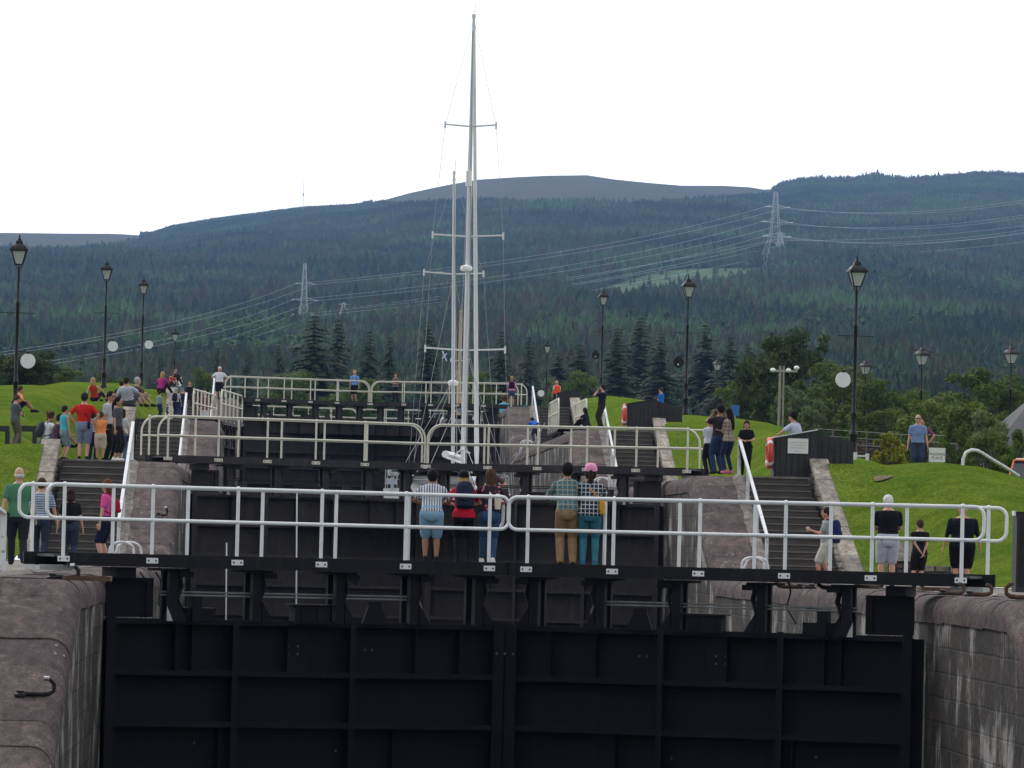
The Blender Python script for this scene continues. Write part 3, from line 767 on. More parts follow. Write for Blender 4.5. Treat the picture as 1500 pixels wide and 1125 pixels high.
def conifer_proto(sd, n=26, wide=.24):
    r = random.Random(sd); tm = MB(); tm.tube([(0,0,-.03),(0,0,.5),(0,0,.97)], [.016,.010,.002], 6)
    cm = MB(); vals = []
    for i in range(n):
        t = i/(n-1); z = .10 + .87*t; rad = wide*(1-t)**.75*r.uniform(.75,1.12) + .012
        for j in range(int(9*(1-t)+5)):
            a = r.uniform(0,2*PI); L_ = rad*r.uniform(.65,1.15); d = Vector((math.cos(a), math.sin(a), 0)); sd_ = Vector((-d.y, d.x, 0)); v0 = r.random()
            for k in range(4):
                q0 = L_*k/4; q1 = L_*(k+1.25)/4; wd = .040*(1.2-k/5)*(.5+rad/wide*.6)
                p0 = Vector((0,0,z)) + d*q0 + Vector((0,0,-.22*q0 + .02)); p1 = Vector((0,0,z)) + d*q1 + Vector((0,0,-.34*q1+.015+r.uniform(-.008,.008)))
                for sgn in (-1,1):
                    cm._add([p0, p0.lerp(p1,.5)+sd_*sgn*wd*r.uniform(.7,1.3)+Vector((0,0,-.012)), p1], [(0,1,2)]); vals.append(min(1, .6*v0+r.uniform(0,.3)+k*.05))
    return tm, cm, vals, M_need
TREEKIND = {}
def proto_tree(key, data):
    tm, cm, vals, lm = data
    t = tm.build('trunk', M_bark); c = cm.build('crown', lm, recalc=False); rnd_attr(c, vals)
    TREEKIND[key] = (t.data, c.data); bpy.data.objects.remove(t); bpy.data.objects.remove(c)
for k in range(3): proto_tree(('con', k), conifer_proto(20+k, 32, (.24,.19,.28)[k]))
for k in range(3): proto_tree(('dark', k), broad_proto(30+k, M_leafD, 9500, .017))
for k in range(3): proto_tree(('green', k), broad_proto(40+k, M_leafM, 8500, .018))
for k in range(2): proto_tree(('bush', k), broad_proto(50+k, M_leafM, 7500, .025, .46, .04))
for k in range(2): proto_tree(('silver', k), broad_proto(60+k, M_leafS, 7000, .026, .46, .04))
proto_tree(('yellow', 0), broad_proto(70, M_leafY, 9000, .036, .48, .04))
tr_ = random.Random(5)
def groundz(x, Y):
    if Y <= 410 and abs(x) > 10.4: return gz(x, Y)
    px = (x-CAM.x)/Y*FPX + 443
    return max(7.1, hz(px, Y)) if Y > 420 else 7.4
def tree(kind, px, ytop, wpx, Y, label, group, name='tree', cat='tree', h=None, zb=None):
    p = at(px, ytop, Y); g = groundz(p.x, Y) if zb is None else zb
    H = max(p.z - g, .6); Wd = wpx/FPX*Y
    base_w = {'con':.33,'dark':.74,'green':.74,'bush':.92,'silver':.92,'yellow':.92}[kind]
    ks = [k for k in TREEKIND if k[0] == kind]; td, cd_ = TREEKIND[tr_.choice(ks)]
    e = empty(name, (p.x, Y, g), tr_.uniform(0, 2*PI), label, cat, group); H += .05*H
    e.scale = (Wd/base_w, Wd/base_w, H)
    for nm, d in (('trunk', td), ('crown', cd_)):
        o = bpy.data.objects.new(nm, d); COL.objects.link(o); o.parent = e
    return e
TG = 'trees standing between the canal and the hill'
for px, y, w, Y, lb in ((461,470,112,520,'broad dark conifer with ragged crown behind the high gate, left of its twin'),
                        (496,476,80,545,'pointed dark conifer close behind the broad one over the high gate'),
                        (541,492,58,560,'dark conifer behind the walker in blue on the high gate'),
                        (572,500,50,575,'dark conifer behind the gap between the two walkers on the high gate'),
                        (628,478,80,560,'dark conifer behind the slack rigging left of the yacht masts'),
                        (408,512,52,600,'conifer left of the broad dark one, above the high gate railing end'),
                        (362,520,46,620,'small conifer behind the man with hands on his hips'),
                        (318,515,40,640,'slim conifer left of the man with hands on his hips'),
                        (235,530,50,600,'low conifer behind the people sitting at the mound top'),
                        (735,492,64,600,'conifer right of the white furled sail, behind the pink-topped woman'),
                        (775,500,50,610,'conifer left of the small lamp by the orange-jacketed man')):
    tree('con', px, y, w, Y, lb, TG)
for px, y, w, Y in ((905,455,62,640),(938,440,70,680),(968,462,56,620),(1033,450,58,660),(1070,468,56,620),(1096,478,50,600),(850,478,60,660),(818,490,58,640)):
    side = {905:'between the second and third lamps, nearer the left one', 938:'tallest of the row, midway between two tall right-hand lamps', 968:'just left of the tall lamp with the black round signal', 1033:'just right of the tall lamp by the black box', 1070:'behind the couple at the second gates', 1096:'beside the big leafy tree, on its left', 850:'left of the thin lamp behind the man with a camera', 818:'right of the small lamp with a pale disc'}[px]
    tree('con', px, y+32, w*1.5, Y, 'dark spruce ' + side, TG)
BG = 'leafy trees and shrubs behind the right bank'
for k, px, y, w, Y, lb in (('dark',1165,486,128,330,'big dark leafy tree behind the pole with three white lamps'),
                           ('dark',1108,520,86,345,'dark leafy tree left of the pole with three white lamps'),
                           ('green',1232,532,112,305,'rounded green tree behind the white disc of the big lamp'),
                           ('green',1275,556,90,300,'low green tree just right of the big lamp post'),
                           ('green',1330,570,90,310,'pale green low tree behind the man in the blue polo'),
                           ('green',1440,540,118,285,'feathery green tree between the two right-hand street lamps'),
                           ('green',1495,550,80,300,'feathery green tree cut by the right edge of the picture'),
                           ('green',1390,575,80,330,'low green tree left of the feathery one'),
                           ('green',1078,560,70,360,'pale green tree behind the small blue sign'),
                           ('dark',1300,575,70,350,'dark low tree behind the bright shrub'),
                           ('dark',44,516,112,300,'bushy dark tree behind the mound at the far left'),
                           ('dark',-8,520,90,310,'bushy dark tree cut by the left edge of the picture'),
                           ('green',95,538,60,330,'low green tree at the right end of the left-hand clump'),
                           ('green',160,548,70,420,'low green tree behind the mound, left of the second lamp'),
                           ('green',300,540,60,480,'pale tree behind the open gates on the left'),
                           ('green',430,545,90,470,'pale green tree at the foot of the broad dark conifer'),
                           ('green',520,555,90,450,'pale green tree low behind the high gate railing'),
                           ('green',690,545,80,450,'pale green tree behind the yacht masts'),
                           ('green',840,545,80,470,'pale green tree low behind the highest black box')):
    tree(k, px, y, w, Y, lb, BG if px > 1000 else TG)
for k, px, y, w, Y, lb, nm in (('silver',1157,566,62,262,'pale shrub with silvery leaves under the pole with white lamps','shrub'),
                               ('silver',1195,588,50,255,'silvery shrub right of the man leaning on the black box','shrub'),
                               ('bush',1225,590,60,262,'green shrub behind the long black boards','shrub'),
                               ('bush',1180,560,90,290,'dark green shrub behind the silvery one','shrub'),
                               ('yellow',1305,638,50,166,'bright yellow-green shrub left of the man in the blue polo','shrub'),
                               ('bush',1333,640,36,172,'small green shrub with orange flowers by the yellow-green one','shrub'),
                               ('bush',1360,588,110,230,'green shrubs behind the passing place sign','shrub'),
                               ('bush',1425,592,110,205,'green shrub behind the bent white pipe','shrub'),
                               ('silver',1445,606,70,200,'greyish flowering shrub left of the hanging basket','shrub'),
                               ('bush',1400,618,60,190,'leafy shrub right of the passing place sign','shrub'),
                               ('bush',1455,634,90,178,'clipped green hedge below the hanging basket','hedge'),
                               ('bush',1505,632,70,176,'clipped green hedge at the right edge above the orange car','hedge'),
                               ('bush',1255,600,60,250,'dark shrub behind the big lamp post','shrub'),
                               ('bush',1300,600,70,250,'dark shrub behind the railings on the right','shrub')):
    zb = None
    if Y < 200: zb = groundz(at(px, y, Y).x, Y)
    tree(k, px, y, w, Y, lb, BG, nm, nm, zb=zb)

# ================================================================== PYLONS AND POWER LINES
M_lat = mat('pylon_steel', (.42,.45,.48), .6)
M_ins = mat('insulator', (.75,.78,.80), .4)
M_wire = mat('power_cable', (.24,.27,.31), .6)
def pylon(px, ytop, ybase, Y, half_b, arms, label, rad=.16, ry=R(12), waist=.45):
    b = at(px, ybase, Y); t = at(px, ytop, Y); H = t.z - b.z
    e = empty('pylon', tuple(b), ry, label, 'pylon', 'lattice pylons on the hillside')
    def half(z):
        f = z/H
        return lerp(half_b, half_b*.32, f/waist) if f < waist else lerp(half_b*.32, half_b*.12, (f-waist)/(1-waist))
    m = MB(); lv = [H*q for q in (0,.19,.34,waist,.60,.74,.88,1.0)]
    for sx in (-1,1):
        for sy in (-1,1):
            for a, c in zip(lv, lv[1:]): m.bar((sx*half(a), sy*half(a), a), (sx*half(c), sy*half(c), c), rad*1.3, rad*1.3)
    for a, c in zip(lv, lv[1:]):
        ha, hc = half(a), half(c)
        for (x0,y0,x1,y1) in ((-1,-1,1,-1),(1,-1,1,1),(1,1,-1,1),(-1,1,-1,-1)):
            m.bar((x0*ha,y0*ha,a),(x1*hc,y1*hc,c), rad*.7, rad*.7); m.bar((x1*ha,y1*ha,a),(x0*hc,y0*hc,c), rad*.7, rad*.7)
            m.bar((x0*hc,y0*hc,c),(x1*hc,y1*hc,c), rad*.7, rad*.7)
    m.build('lattice_tower', M_lat, e)
    ends = []
    for f, reach in arms:
        z = H*f; h = half(z)
        for sx in (-1,1):
            m = MB()
            for sy in (-1,1):
                m.bar((sx*h, sy*h, z), (sx*reach, 0, z+.3), rad*1.5, rad*1.5); m.bar((sx*h, sy*h, z+H*.035), (sx*reach, 0, z+.3), rad*1.2, rad*1.2)
            m.build('cross_arm', M_lat, e)
            ends.append(b + Matrix.Rotation(ry, 3, 'Z') @ Vector((sx*reach, 0, z)))
    return e, ends
pyl = bpy.data
pR, eR = pylon(1134, 281, 392, 3500, 9.0, ((.80,7.0),(.60,9.5),(.41,8.2)), 'large lattice pylon on the right slope above the clearing')
pL, eL = pylon(444, 386, 494, 2000, 3.6, ((.72,3.6),(.50,4.8),(.30,4.2)), 'lattice pylon low on the slope left of the yacht masts', .10)
pylon(1142, 340, 392, 3650, 4.2, ((.95,4.0),(.68,4.6),(.42,4.2)), 'shorter pylon close behind the large right-hand one', .15, R(10), .9)
pylon(502, 443, 492, 2150, 2.3, ((.93,2.2),(.66,2.6),(.38,2.3)), 'shorter pylon right of the one left of the masts', .09, R(10), .9)
def cable(a, b, sag, r0, r1, label):
    m = MB(); pts = []
    for k in range(25):
        t = k/24; p = a.lerp(b, t); p.z -= sag*4*t*(1-t); pts.append(p)
    m.tube(pts, [lerp(r0, r1, k/24) for k in range(25)], 4, cap=False)
    o = m.build('power_line', M_wire); tag(o, label, 'cable', 'power lines across the hillside')
    d = (b-a).normalized()
    for p_, s_, r_ in ((a, 1, r0), (b, -1, r1)):
        if p_.z > 25 and abs(p_.x-CAM.x) < p_.y*.12 and 1990 < p_.y < 3520:
            m = MB(); q = 2.6+r_*16; m.tube([p_+d*s_*.8, p_+d*s_*q], r_*1.9, 5); m.build('insulator', M_ins, o)
    return o
lv3 = ('top', 'middle', 'bottom')
for k in range(3):
    for j, sd in ((0,'left'), (1,'right')):
        a = eL[2*k+j]; b = eR[2*k+j]
        cable(a, b, 6, .055, .12, '%s power line between the two pylons, on their %s side' % (lv3[k], sd))
        q = at(-60, 524 + k*24 + j*4, 900); cable(a, q, 3, .055, .03, '%s power line leaving the left pylon toward the left edge, %s strand' % (lv3[k], sd))
        q = at(1560, 282 + k*22 + j*3, 3300); cable(b, q, 8, .12, .12, '%s power line leaving the right pylon toward the right edge, %s strand' % (lv3[k], sd))
for k in range(3):
    cable(at(1147, 352+11*k, 3650), at(1560, 322+12*k, 3300), 4, .10, .10, '%s thin power line right of the shorter right-hand pylon' % lv3[k])
    cable(at(504, 452+13*k, 2150), at(1138, 350+11*k, 3650), 3, .07, .13, '%s thin power line between the two shorter pylons' % lv3[k])
# thin mast on the ridge
b = at(444, 297, 6480); b0 = Vector((b.x, b.y, hz(444, 6480)-1)); m = MB(); m.tube([b0, b+Vector((0,0,30))], [.55,.22], 5); m.tube([b+Vector((0,0,9)), b+Vector((0,0,12))], 1.0, 6)
tag(m.build('radio_mast', M_lat), 'thin radio mast on the wooded ridge at the left skyline', 'mast')
# substation poles by the left pylon
for k, (px, y) in enumerate(((386,487),(394,488),(405,482),(413,481),(421,480),(430,483))):
    b = at(px, y+14, 2050); t = at(px, y, 2050); m = MB(); m.tube([b, t], .09, 5); m.bar(t+Vector((-.9,0,-.3)), t+Vector((.9,0,-.3)), .18, .18)
    tag(m.build('substation_post', M_lat), 'pale substation post with short crossbar left of the left pylon', 'post', 'substation posts left of the left pylon')

# ================================================================== HAZE
m = MB(); m.bx(-2400, 2400, -420, 7460, -8.2, 640); hzm = bpy.data.materials.new('haze'); hzm.use_nodes = True
hn = hzm.node_tree; hn.nodes.clear(); ho = hn.nodes.new('ShaderNodeOutputMaterial'); pv = hn.nodes.new('ShaderNodeVolumePrincipled')
pv.inputs['Color'].default_value = (.33,.57,1.0,1); pv.inputs['Density'].default_value = 5.2e-5; pv.inputs['Anisotropy'].default_value = 0.2
hn.links.new(pv.outputs[0], ho.inputs['Volume'])
tag(m.build('haze', hzm), kind='stuff')
# ================================================================== STREET LAMPS
M_glass = mat('lamp_glass', (.52,.55,.58), .12); bsdf(M_glass).inputs['Alpha'].default_value = .75  # unlit panes; whitish colour stands in for the white sky they reflect
M_glint = mat('lamp_side_glass', (.85,.86,.87), .1)
M_disc = noisy('white_disc', (.66,.70,.74), (.74,.78,.80), 4, .5)
def lamp(px, ytop, Y, zbase, label, disc=None, bar=True, sc_=1.0, heading=0.0, group='black Victorian style lamp posts'):
    t = at(px, ytop, Y); H = t.z - zbase
    e = empty('street_lamp', (t.x, Y, zbase), heading, label, 'street lamp', group)
    zl = H - .97*sc_                                       # underside of the lantern
    m = MB(); m.lathe([(.15,0),(.15,.10),(.12,.14),(.115,.62),(.14,.66),(.13,.72),(.075,.80),(.072,1.3),(.085,1.32),(.085,1.36),(.058,1.4),(.052,zl-1.3),(.07,zl-1.28),(.07,zl-1.22),(.042,zl-1.18),(.036,zl-.20),(.055,zl-.16),(.03,zl-.1),(.03,zl)], n=10)
    m.build('post', M_iron, e)
    m = MB(); m.m = 0                                      # lantern: frame
    w0, w1, zt = .11*sc_, .235*sc_, zl+.44*sc_
    for a in range(4):
        c0 = Vector((math.cos(PI/4+a*PI/2), math.sin(PI/4+a*PI/2), 0)); c1 = Vector((math.cos(PI/4+(a+1)*PI/2), math.sin(PI/4+(a+1)*PI/2), 0))
        m.bar(c0*w0*1.414+Vector((0,0,zl)), c0*w1*1.414+Vector((0,0,zt)), .028*sc_, .028*sc_)
        m.bar(c0*w0*1.414+Vector((0,0,zl)), c1*w0*1.414+Vector((0,0,zl)), .03*sc_, .03*sc_)
        m.bar(c0*w1*1.414+Vector((0,0,zt)), c1*w1*1.414+Vector((0,0,zt)), .035*sc_, .035*sc_)
        m.tube([Vector((0,0,zl-.16)), c0*.09*sc_+Vector((0,0,zl-.12)), c0*.13*sc_+Vector((0,0,zl-.03)), c0*w0*1.414+Vector((0,0,zl))], .010, 5)
    m.build('lantern_frame', M_iron, e)
    m = MB(); q = math.sqrt(2)
    def ringz(w, z): return [Vector((w*q*math.cos(PI/4+k*PI/2), w*q*math.sin(PI/4+k*PI/2), z)) for k in range(4)]
    m.loft([ringz(.30*sc_, zt+.005), ringz(.30*sc_, zt+.03), ringz(.16*sc_, zt+.20*sc_), ringz(.12*sc_, zt+.22*sc_), ringz(.10*sc_, zt+.30*sc_), ringz(.05*sc_, zt+.34*sc_)], smooth=False)
    m.lathe([(.05*sc_, zt+.33*sc_),(.065*sc_, zt+.37*sc_),(.03*sc_, zt+.41*sc_),(.035*sc_, zt+.44*sc_),(.008, zt+.53*sc_)], n=8)
    m.build('lantern_roof', M_iron, e)
    m = MB(); m.loft([ringz(w0*.93, zl+.012), ringz(w1*.93, zt-.012)], smooth=False, cap=False); m.build('lantern_glass', M_glass, e, recalc=True)
    if bar:
        zb_ = zl - 1.55
        m = MB(); m.tube([(-.56,0,zb_),(.56,0,zb_)], .014, 6); m.ell((-.56,0,zb_),(.025,.025,.025),6,4); m.ell((.56,0,zb_),(.025,.025,.025),6,4)
        for s in (-1,1): m.tube([(s*.34,0,zb_),(s*.30,0,zb_-.07),(s*.22,0,zb_-.06),(s*.18,0,zb_-.01)], .010, 5)
        m.build('ladder_bar', M_iron, e)
    if disc:
        s, mt, dz = disc; zd = H - dz
        m = MB(); m.tube([(0,0,zd+.29),(s*.42,0,zd+.29)], .014, 6); m.bx(s*.37-.035, s*.37+.035, -.02, .02, zd+.22, zd+.30); m.build('bracket', M_iron, e)
        m = MB(); n = 28; r_ = .24
        A = [(s*.37+r_*math.cos(2*PI*k/n), -.02, zd+r_*math.sin(2*PI*k/n)) for k in range(n)]; Bq = [(x, .015, z) for x, _, z in A]
        m._add(A+Bq, [tuple(range(n)), tuple(reversed(range(n,2*n)))] + [(k,(k+1)%n,(k+1)%n+n,k+n) for k in range(n)])
        o = m.build('round_board', mt, e)
        if mt is M_iron:
            m = MB(); m.ell((s*.37-.01, -.03, zd-.09), (.035,.012,.035), 10, 6); m.build('signal_light', M_disc, e)
    return e
lamp(29, 343, 165, gz(-12.9,165), 'nearest left lamp post, tallest in the picture, with white round board', (1, M_disc, 4.05))
lamp(157, 379, 239, gz(-12.7,239), 'left lamp post behind the strappy red top woman, with white round board', (1, M_disc, 4.05))
lamp(211, 405, 292, gz(-12.6,292), 'third left lamp post with white round board, behind the man in the checked shirt', (1, M_disc, 3.85))
lamp(257, 479, 360, gz(-12.6,360), 'small far left lamp post above the people seated at the mound top', (1, M_disc, 3.9))
lamp(1256, 374, 160, gz(13.7,160), 'nearest right lamp post, tallest on the right, with white round board', (-1, M_disc, 3.9), heading=.12)
lamp(1009, 402, 221, gz(13.0,221), 'right lamp post with black round signal, beside the black box of the third flight', (-1, M_iron, 3.8), heading=.12)
lamp(884, 422, 298, gz(13.8,298), 'lamp post with black round signal rising behind the man photographing', (-1, M_iron, 3.9), heading=.1)
lamp(802, 497, 370, gz(14.1,370), 'small far lamp post with pale round board, above the orange-jacketed man', (-1, M_disc, 3.9))
for px, yt, Y, lb in ((1351,504,240,'street lamp rising behind the man in the blue polo'),(1482,502,240,'street lamp with the hanging flower basket'),
                      (1268,524,300,'street lamp just right of the big lamp post'),(1185,527,350,'street lamp behind the man leaning on the black box'),
                      (1113,526,370,'street lamp left of the pole with three white lamps'),(1051,524,400,'faint street lamp behind the couple at the second gates')):
    x = at(px, yt, Y).x; lamp(px, yt, Y, gz(x, Y)-.02, lb, bar=False, heading=.5, sc_=1.0)
# hanging basket
p = at(1480, 634, 239.7); m = MB(); e = empty('hanging_basket', tuple(p), 0, 'hanging basket of purple and orange flowers on the right street lamp', 'flower basket')
r = random.Random(8); M_fl = leaf_mat('basket_flowers', (.20,.05,.22), (.35,.12,.45), (.55,.16,.10)); M_fl2 = M_leafM
for mt, n, nm in ((M_leafM, 420, 'foliage'), (M_fl, 300, 'flowers')):
    cm = MB(); vals = []
    for _ in range(n):
        d = Vector((r.gauss(0,1), r.gauss(0,1), r.gauss(0,1)*.75)).normalized()*r.uniform(.6,1.05); c = Vector((d.x*.50, d.y*.42, d.z*.36)); s_ = r.uniform(.025,.06)
        u = Vector((r.gauss(0,1), r.gauss(0,1), r.gauss(0,1))).normalized(); w = u.orthogonal().normalized(); x_ = u.cross(w)
        cm.quad(c+w*s_, c+x_*s_, c-w*s_, c-x_*s_); vals.append(r.random())
    o = cm.build(nm, mt, e, recalc=False); rnd_attr(o, vals)
m = MB(); m.tube([(0,0,.3),(.03,0,.75)], .02, 6); m.lathe([(.02,-.3),(.2,-.22),(.3,-.05),(.31,0)], n=10); m.build('basket', M_iron, e)

# ================================================================== THINGS ON THE RIGHT BANK
M_red = noisy('lifebuoy_red', (.55,.035,.03), (.66,.07,.05), 6, .45)
M_sign = noisy('sign_white', (.66,.69,.66), (.72,.74,.71), 5, .5)
M_ink = mat('sign_ink', (.035,.045,.05), .6)
M_faint = mat('faded_lettering', (.42,.43,.42), .6)
PT = []
def text(body, size, loc, rot, mt, parent, name='lettering'):
    cu = bpy.data.curves.new(name, 'FONT'); cu.body = body; cu.size = size; cu.align_x = 'CENTER'; cu.align_y = 'CENTER'; cu.extrude = .0015
    o = bpy.data.objects.new(name, cu); COL.objects.link(o); o.parent = parent; o.location = loc; o.rotation_euler = rot; cu.materials.append(mt); PT.append(o); return o
def box_shelter(x, Y, z, label, sign=False, buoy=True, long_=True):
    e = empty('boarded_box', (x, Y, z), 0, label, 'timber box', 'black boarded boxes at the heads of the steps')
    m = MB(); m.prism([(0,-.05),(1.08,-.05),(1.08,1.22),(0,1.0)], 0, .9); m.build('box_body', M_wood, e)
    m = MB(); m.prism([(-.03,1.003),(-.03,1.03),(1.10,1.253),(1.10,1.226)], -.03, .93); m.build('lid', M_hand if sign else M_wood, e)
    m = MB()
    for k in range(1,7): m.bx(k*.155-.006, k*.155+.006, -.012, -.001, .02, 1.0+.2*k*.155-.02)
    m.bx(0,.05,-.022,-.0125,0,1.0); m.build('cover_strip', M_iron, e)
    if long_:
        m = MB(); m.prism([(1.085,-.3),(2.05,-.3),(2.05,.95),(1.085,1.16)], .25, .95); m.build('side_boarding', M_wood, e)
        m = MB()
        for k in range(1,6): m.bx(1.085+k*.16-.006, 1.085+k*.16+.006, .238, .249, -.25, .92)
        m.bx(1.45,1.57,.225,.237,.72,.745); m.build('batten', M_iron, e)
    if sign:
        n = MB(); n.bx(.34,.86,-.034,-.024,.62,1.0); s = n.build('notice', M_sign, e)
        m = MB()
        for r_, (a, b, hh) in enumerate(((.39,.81,.014),(.385,.815,.014),(.40,.80,.014),(.50,.70,.010))):
            zz = (.90,.83,.76,.68)[r_]; q = a; rr_ = random.Random(r_+3)
            while q < b: w_ = rr_.uniform(.012,.05); m.bx(q, min(q+w_, b), -.0355, -.0345, zz-hh, zz+hh); q += w_ + .012
        m.build('faded_text', M_faint, s)
    if buoy:
        b = empty('lifebuoy', (x-.10, Y+.25, z+.62), 0, 'red lifebuoy hung on the side of the black box, ' + ('by the woman in black' if sign else 'beside the third flight of steps'), 'lifebuoy', 'red lifebuoys')
        m = MB(); n = 22; m.tube([(0, .33*math.cos(2*PI*k/n), .34*math.sin(2*PI*k/n)) for k in range(n)], .075, 8, closed=True); m.build('ring', M_red, b)
        m = MB()
        for k in range(4):
            a = PI/4+k*PI/2; m.tube([(0,.33*math.cos(a+d), .34*math.sin(a+d)) for d in (-.13,0,.13)], .079, 8)
        m.build('band', M_sign, b)
    return e
box_shelter(8.60, 130.6, LV[2]+.02, 'black boarded box with sloping pale lid and white notice, at the second flight', True)
box_shelter(8.60, 190.0, LV[3]+.02, 'black boarded box the man in the blue shirt sits behind, at the third flight', False)
box_shelter(8.92, 249.2, LV[4]-.28, 'farthest black boarded box, by the man in the orange jacket', False, False, False)
# passing place sign
p = at(1372.5, 676, 150); zb = gz(p.x, 150)
e = empty('road_sign', (p.x, 150, zb), R(4), 'small white passing place sign on the grass beside the man in the blue polo', 'sign')
zs = at(1372, 656, 150).z - zb
m = MB(); m.bx(-.24,.24,-.012,.012,zs-.42,zs); m.build('sign_plate', M_sign, e)
m = MB(); m.bx(-.19,-.15,.0125,.05,-.2,zs-.03); m.build('post', M_galv, e)
m = MB(); m.bx(.15,.19,.0125,.05,-.2,zs-.03); m.build('post', M_galv, e)
text('PASSING', .118, (0,-.0135,zs-.19), (PI/2,0,0), M_ink, e); text('PLACE', .118, (0,-.0135,zs-.30), (PI/2,0,0), M_ink, e)
# bent white pipe guard
e0 = at(1410, 688, 136); zb = gz(e0.x, 136); pts = []
for px, y in ((1410,694),(1410,684),(1411,672),(1415,663),(1423,659),(1432,660),(1441,665),(1455,674),(1472,684),(1492,697)): q = at(px, y, 136 + max(0,(px-1430))*.02); pts.append(q)
m = MB(); m.tube(pts, .045, 10); o = m.build('pipe_barrier', M_hand); tag(o, 'bent white pipe barrier coming out of the grass on the right', 'barrier')
# low white stand at the foot of the big lamp
p = at(1250, 668, 154); zb = gz(p.x, 154); e = empty('low_stand', (p.x, 154, zb), 0, 'low white metal stand at the foot of the big right lamp post', 'stand')
zz = at(1250, 664, 154).z - zb
m = MB(); m.bx(-.44,.44,-.05,.05,zz-.10,zz-.05); m.build('crossbar', M_hand, e)
for sx in (-.42, 0, .42):
    m = MB(); w_ = .10 if sx == 0 else .05; m.bx(sx-w_, sx+w_, -.06, .06, 0, zz+(.03 if sx == 0 else .0)); m.build('foot', M_hand, e)
M_railg = mat('dull_grey_rail', (.13,.135,.13), .7)
# grey guard rail and brown wall behind
for (a, b, Y0_, lb) in (((1196,628),(1345,638),215,'grey pipe guard rail behind the big right lamp post'), ((1352,636),(1402,640),205,'grey guard rail right of the man in the blue polo')):
    A = at(*a, Y0_); B_ = at(*b, Y0_-6); n = 7 if a[0] < 1300 else 4; g0 = gz(A.x, Y0_) ; e = empty('guard_rail', tuple(A), 0, lb, 'railing')
    D_ = B_-A
    for dz in (0, -.28, -.56):
        m = MB(); m.tube([Vector((0,0,dz)), D_+Vector((0,0,dz))], .018, 6); m.build('rail', M_railg, e)
    for k in range(n):
        q = D_*(k/(n-1)); m = MB(); m.tube([q, q+Vector((0,0,-1.6))], .022, 6); m.build('post', M_railg, e)
A = at(1196, 642, 216); B_ = at(1425, 652, 208)
m = MB(); m.bar(A+Vector((0,0,-.9)), B_+Vector((0,0,-.9)), .4, 1.8); o = m.build('boundary_wall', M_brick); tag(o, 'brown stone boundary wall behind the shrubs on the right', 'wall')
# small blue sign
p = at(1077, 601, 232); e = empty('blue_sign', (p.x, 232, gz(p.x,232)), 0, 'small blue sign behind the long-haired woman', 'sign'); h_ = p.z - gz(p.x,232)
m = MB(); m.bx(-.18,.18,-.012,.012,h_-.24,h_+.24); m.build('sign_plate', mat('sign_blue', (.02,.12,.42), .4), e)
m = MB(); m.bx(-.03,.03,.0125,.05,-.1,h_+.2); m.build('post', M_galv, e)
# pole with three white lamps
p = at(1143, 606, 255); t = at(1146, 536, 255); zb = gz(p.x,255); e = empty('utility_pole', (p.x, 255, zb), 0, 'pale wooden pole carrying a crossbar with three round white lamps', 'pole')
H = t.z - zb; M_pole = noisy('pole_wood', (.22,.20,.17), (.32,.30,.26), 5, .85)
m = MB(); m.tube([(-.07,0,0),(-.05,0,H)], [.075,.06], 8); m.build('pole', M_pole, e); m = MB(); m.tube([(.13,0,0),(.12,0,H)], .045, 8); m.build('pole', M_pole, e)
m = MB(); m.bx(-.55,.80,-.05,.05,H-.30,H-.20); m.build('crossbar', M_galv, e)
M_bowl = mat('white_lamp_cover', (.85,.86,.84), .3)
for dx, dz in ((-.42,-.12),(.36,-.12),(.76,.02)):
    m = MB(); m.ell((dx,-.02,H-.10+dz), (.14,.12,.105), 12, 8); b = m.build('lamp_cover', M_bowl, e); m = MB(); m.tube([(dx,-.02,H-.2),(dx,-.02,H-.1+dz+.12)], .03, 6); m.build('socket', M_galv, b)
# building with a slate roof at the right edge
M_slate = noisy('grey_slates', (.06,.063,.067), (.115,.118,.122), 6, .9, stretch=(.6,.6,14), bumpd=.03)
M_ren = noisy('cream_render', (.45,.43,.38), (.52,.50,.45), 3, .85)
q = at(1458, 650, 200); zb = gz(q.x, 200) - .2; t = at(1500, 593, 203)
e = empty('cottage', (q.x, 200, zb), 0, 'low building with grey slate roof at the right edge of the picture', 'building')
zE = q.z - zb; zR = zE + 2.2; 
m = MB(); m.bx(.5,12,.5,8,0,zE); m.build('wall', M_ren, e)
m = MB(); m._add([(0,0,zE-.1),(12.4,0,zE-.1),(12.4,8.4,zE-.1),(0,8.4,zE-.1),(2.2,4.2,zR),(12.4,4.2,zR)], [(0,1,5,4),(0,4,3),(3,4,5,2),(1,2,5),(0,3,2,1)]); m.build('roof', M_slate, e)
m = MB(); m.bx(3,4,.44,.499,.8,zE-.4); m.build('window', mat('window_pane', (.05,.06,.07), .1), e)
# orange car
p = at(1514, 681, 160); zb = gz(p.x, 160)+.03
e = empty('parked_car', (p.x, 160, zb), R(-12), 'orange car with black windscreen parked at the right edge behind the grass', 'car')
M_car = mat('orange_paint', (.62,.17,.04), .25); M_win = mat('car_glass', (.02,.025,.03), .05); M_tyre = mat('tyre', (.02,.02,.02), .9)
hh = at(1495, 671, 160).z - zb
def carrow(y, hw, z0, z1, z2, tw): return [Vector((sx*w, y, z)) for sx, w, z in ((-1,hw,z0),(-1,hw,z1),(-1,tw,z2),(1,tw,z2),(1,hw,z1),(1,hw,z0))]
k = hh/1.45
m = MB(); m.loft([carrow(-2.0,.70,.35*k,.6*k,.72*k,.62), carrow(-1.9,.84,.25*k,.72*k,.84*k,.72), carrow(-1.0,.87,.22*k,.85*k,.95*k,.74), carrow(1.7,.87,.22*k,.88*k,.98*k,.74), carrow(2.0,.8,.35*k,.75*k,.9*k,.66)], smooth=False); m.build('body', M_car, e)
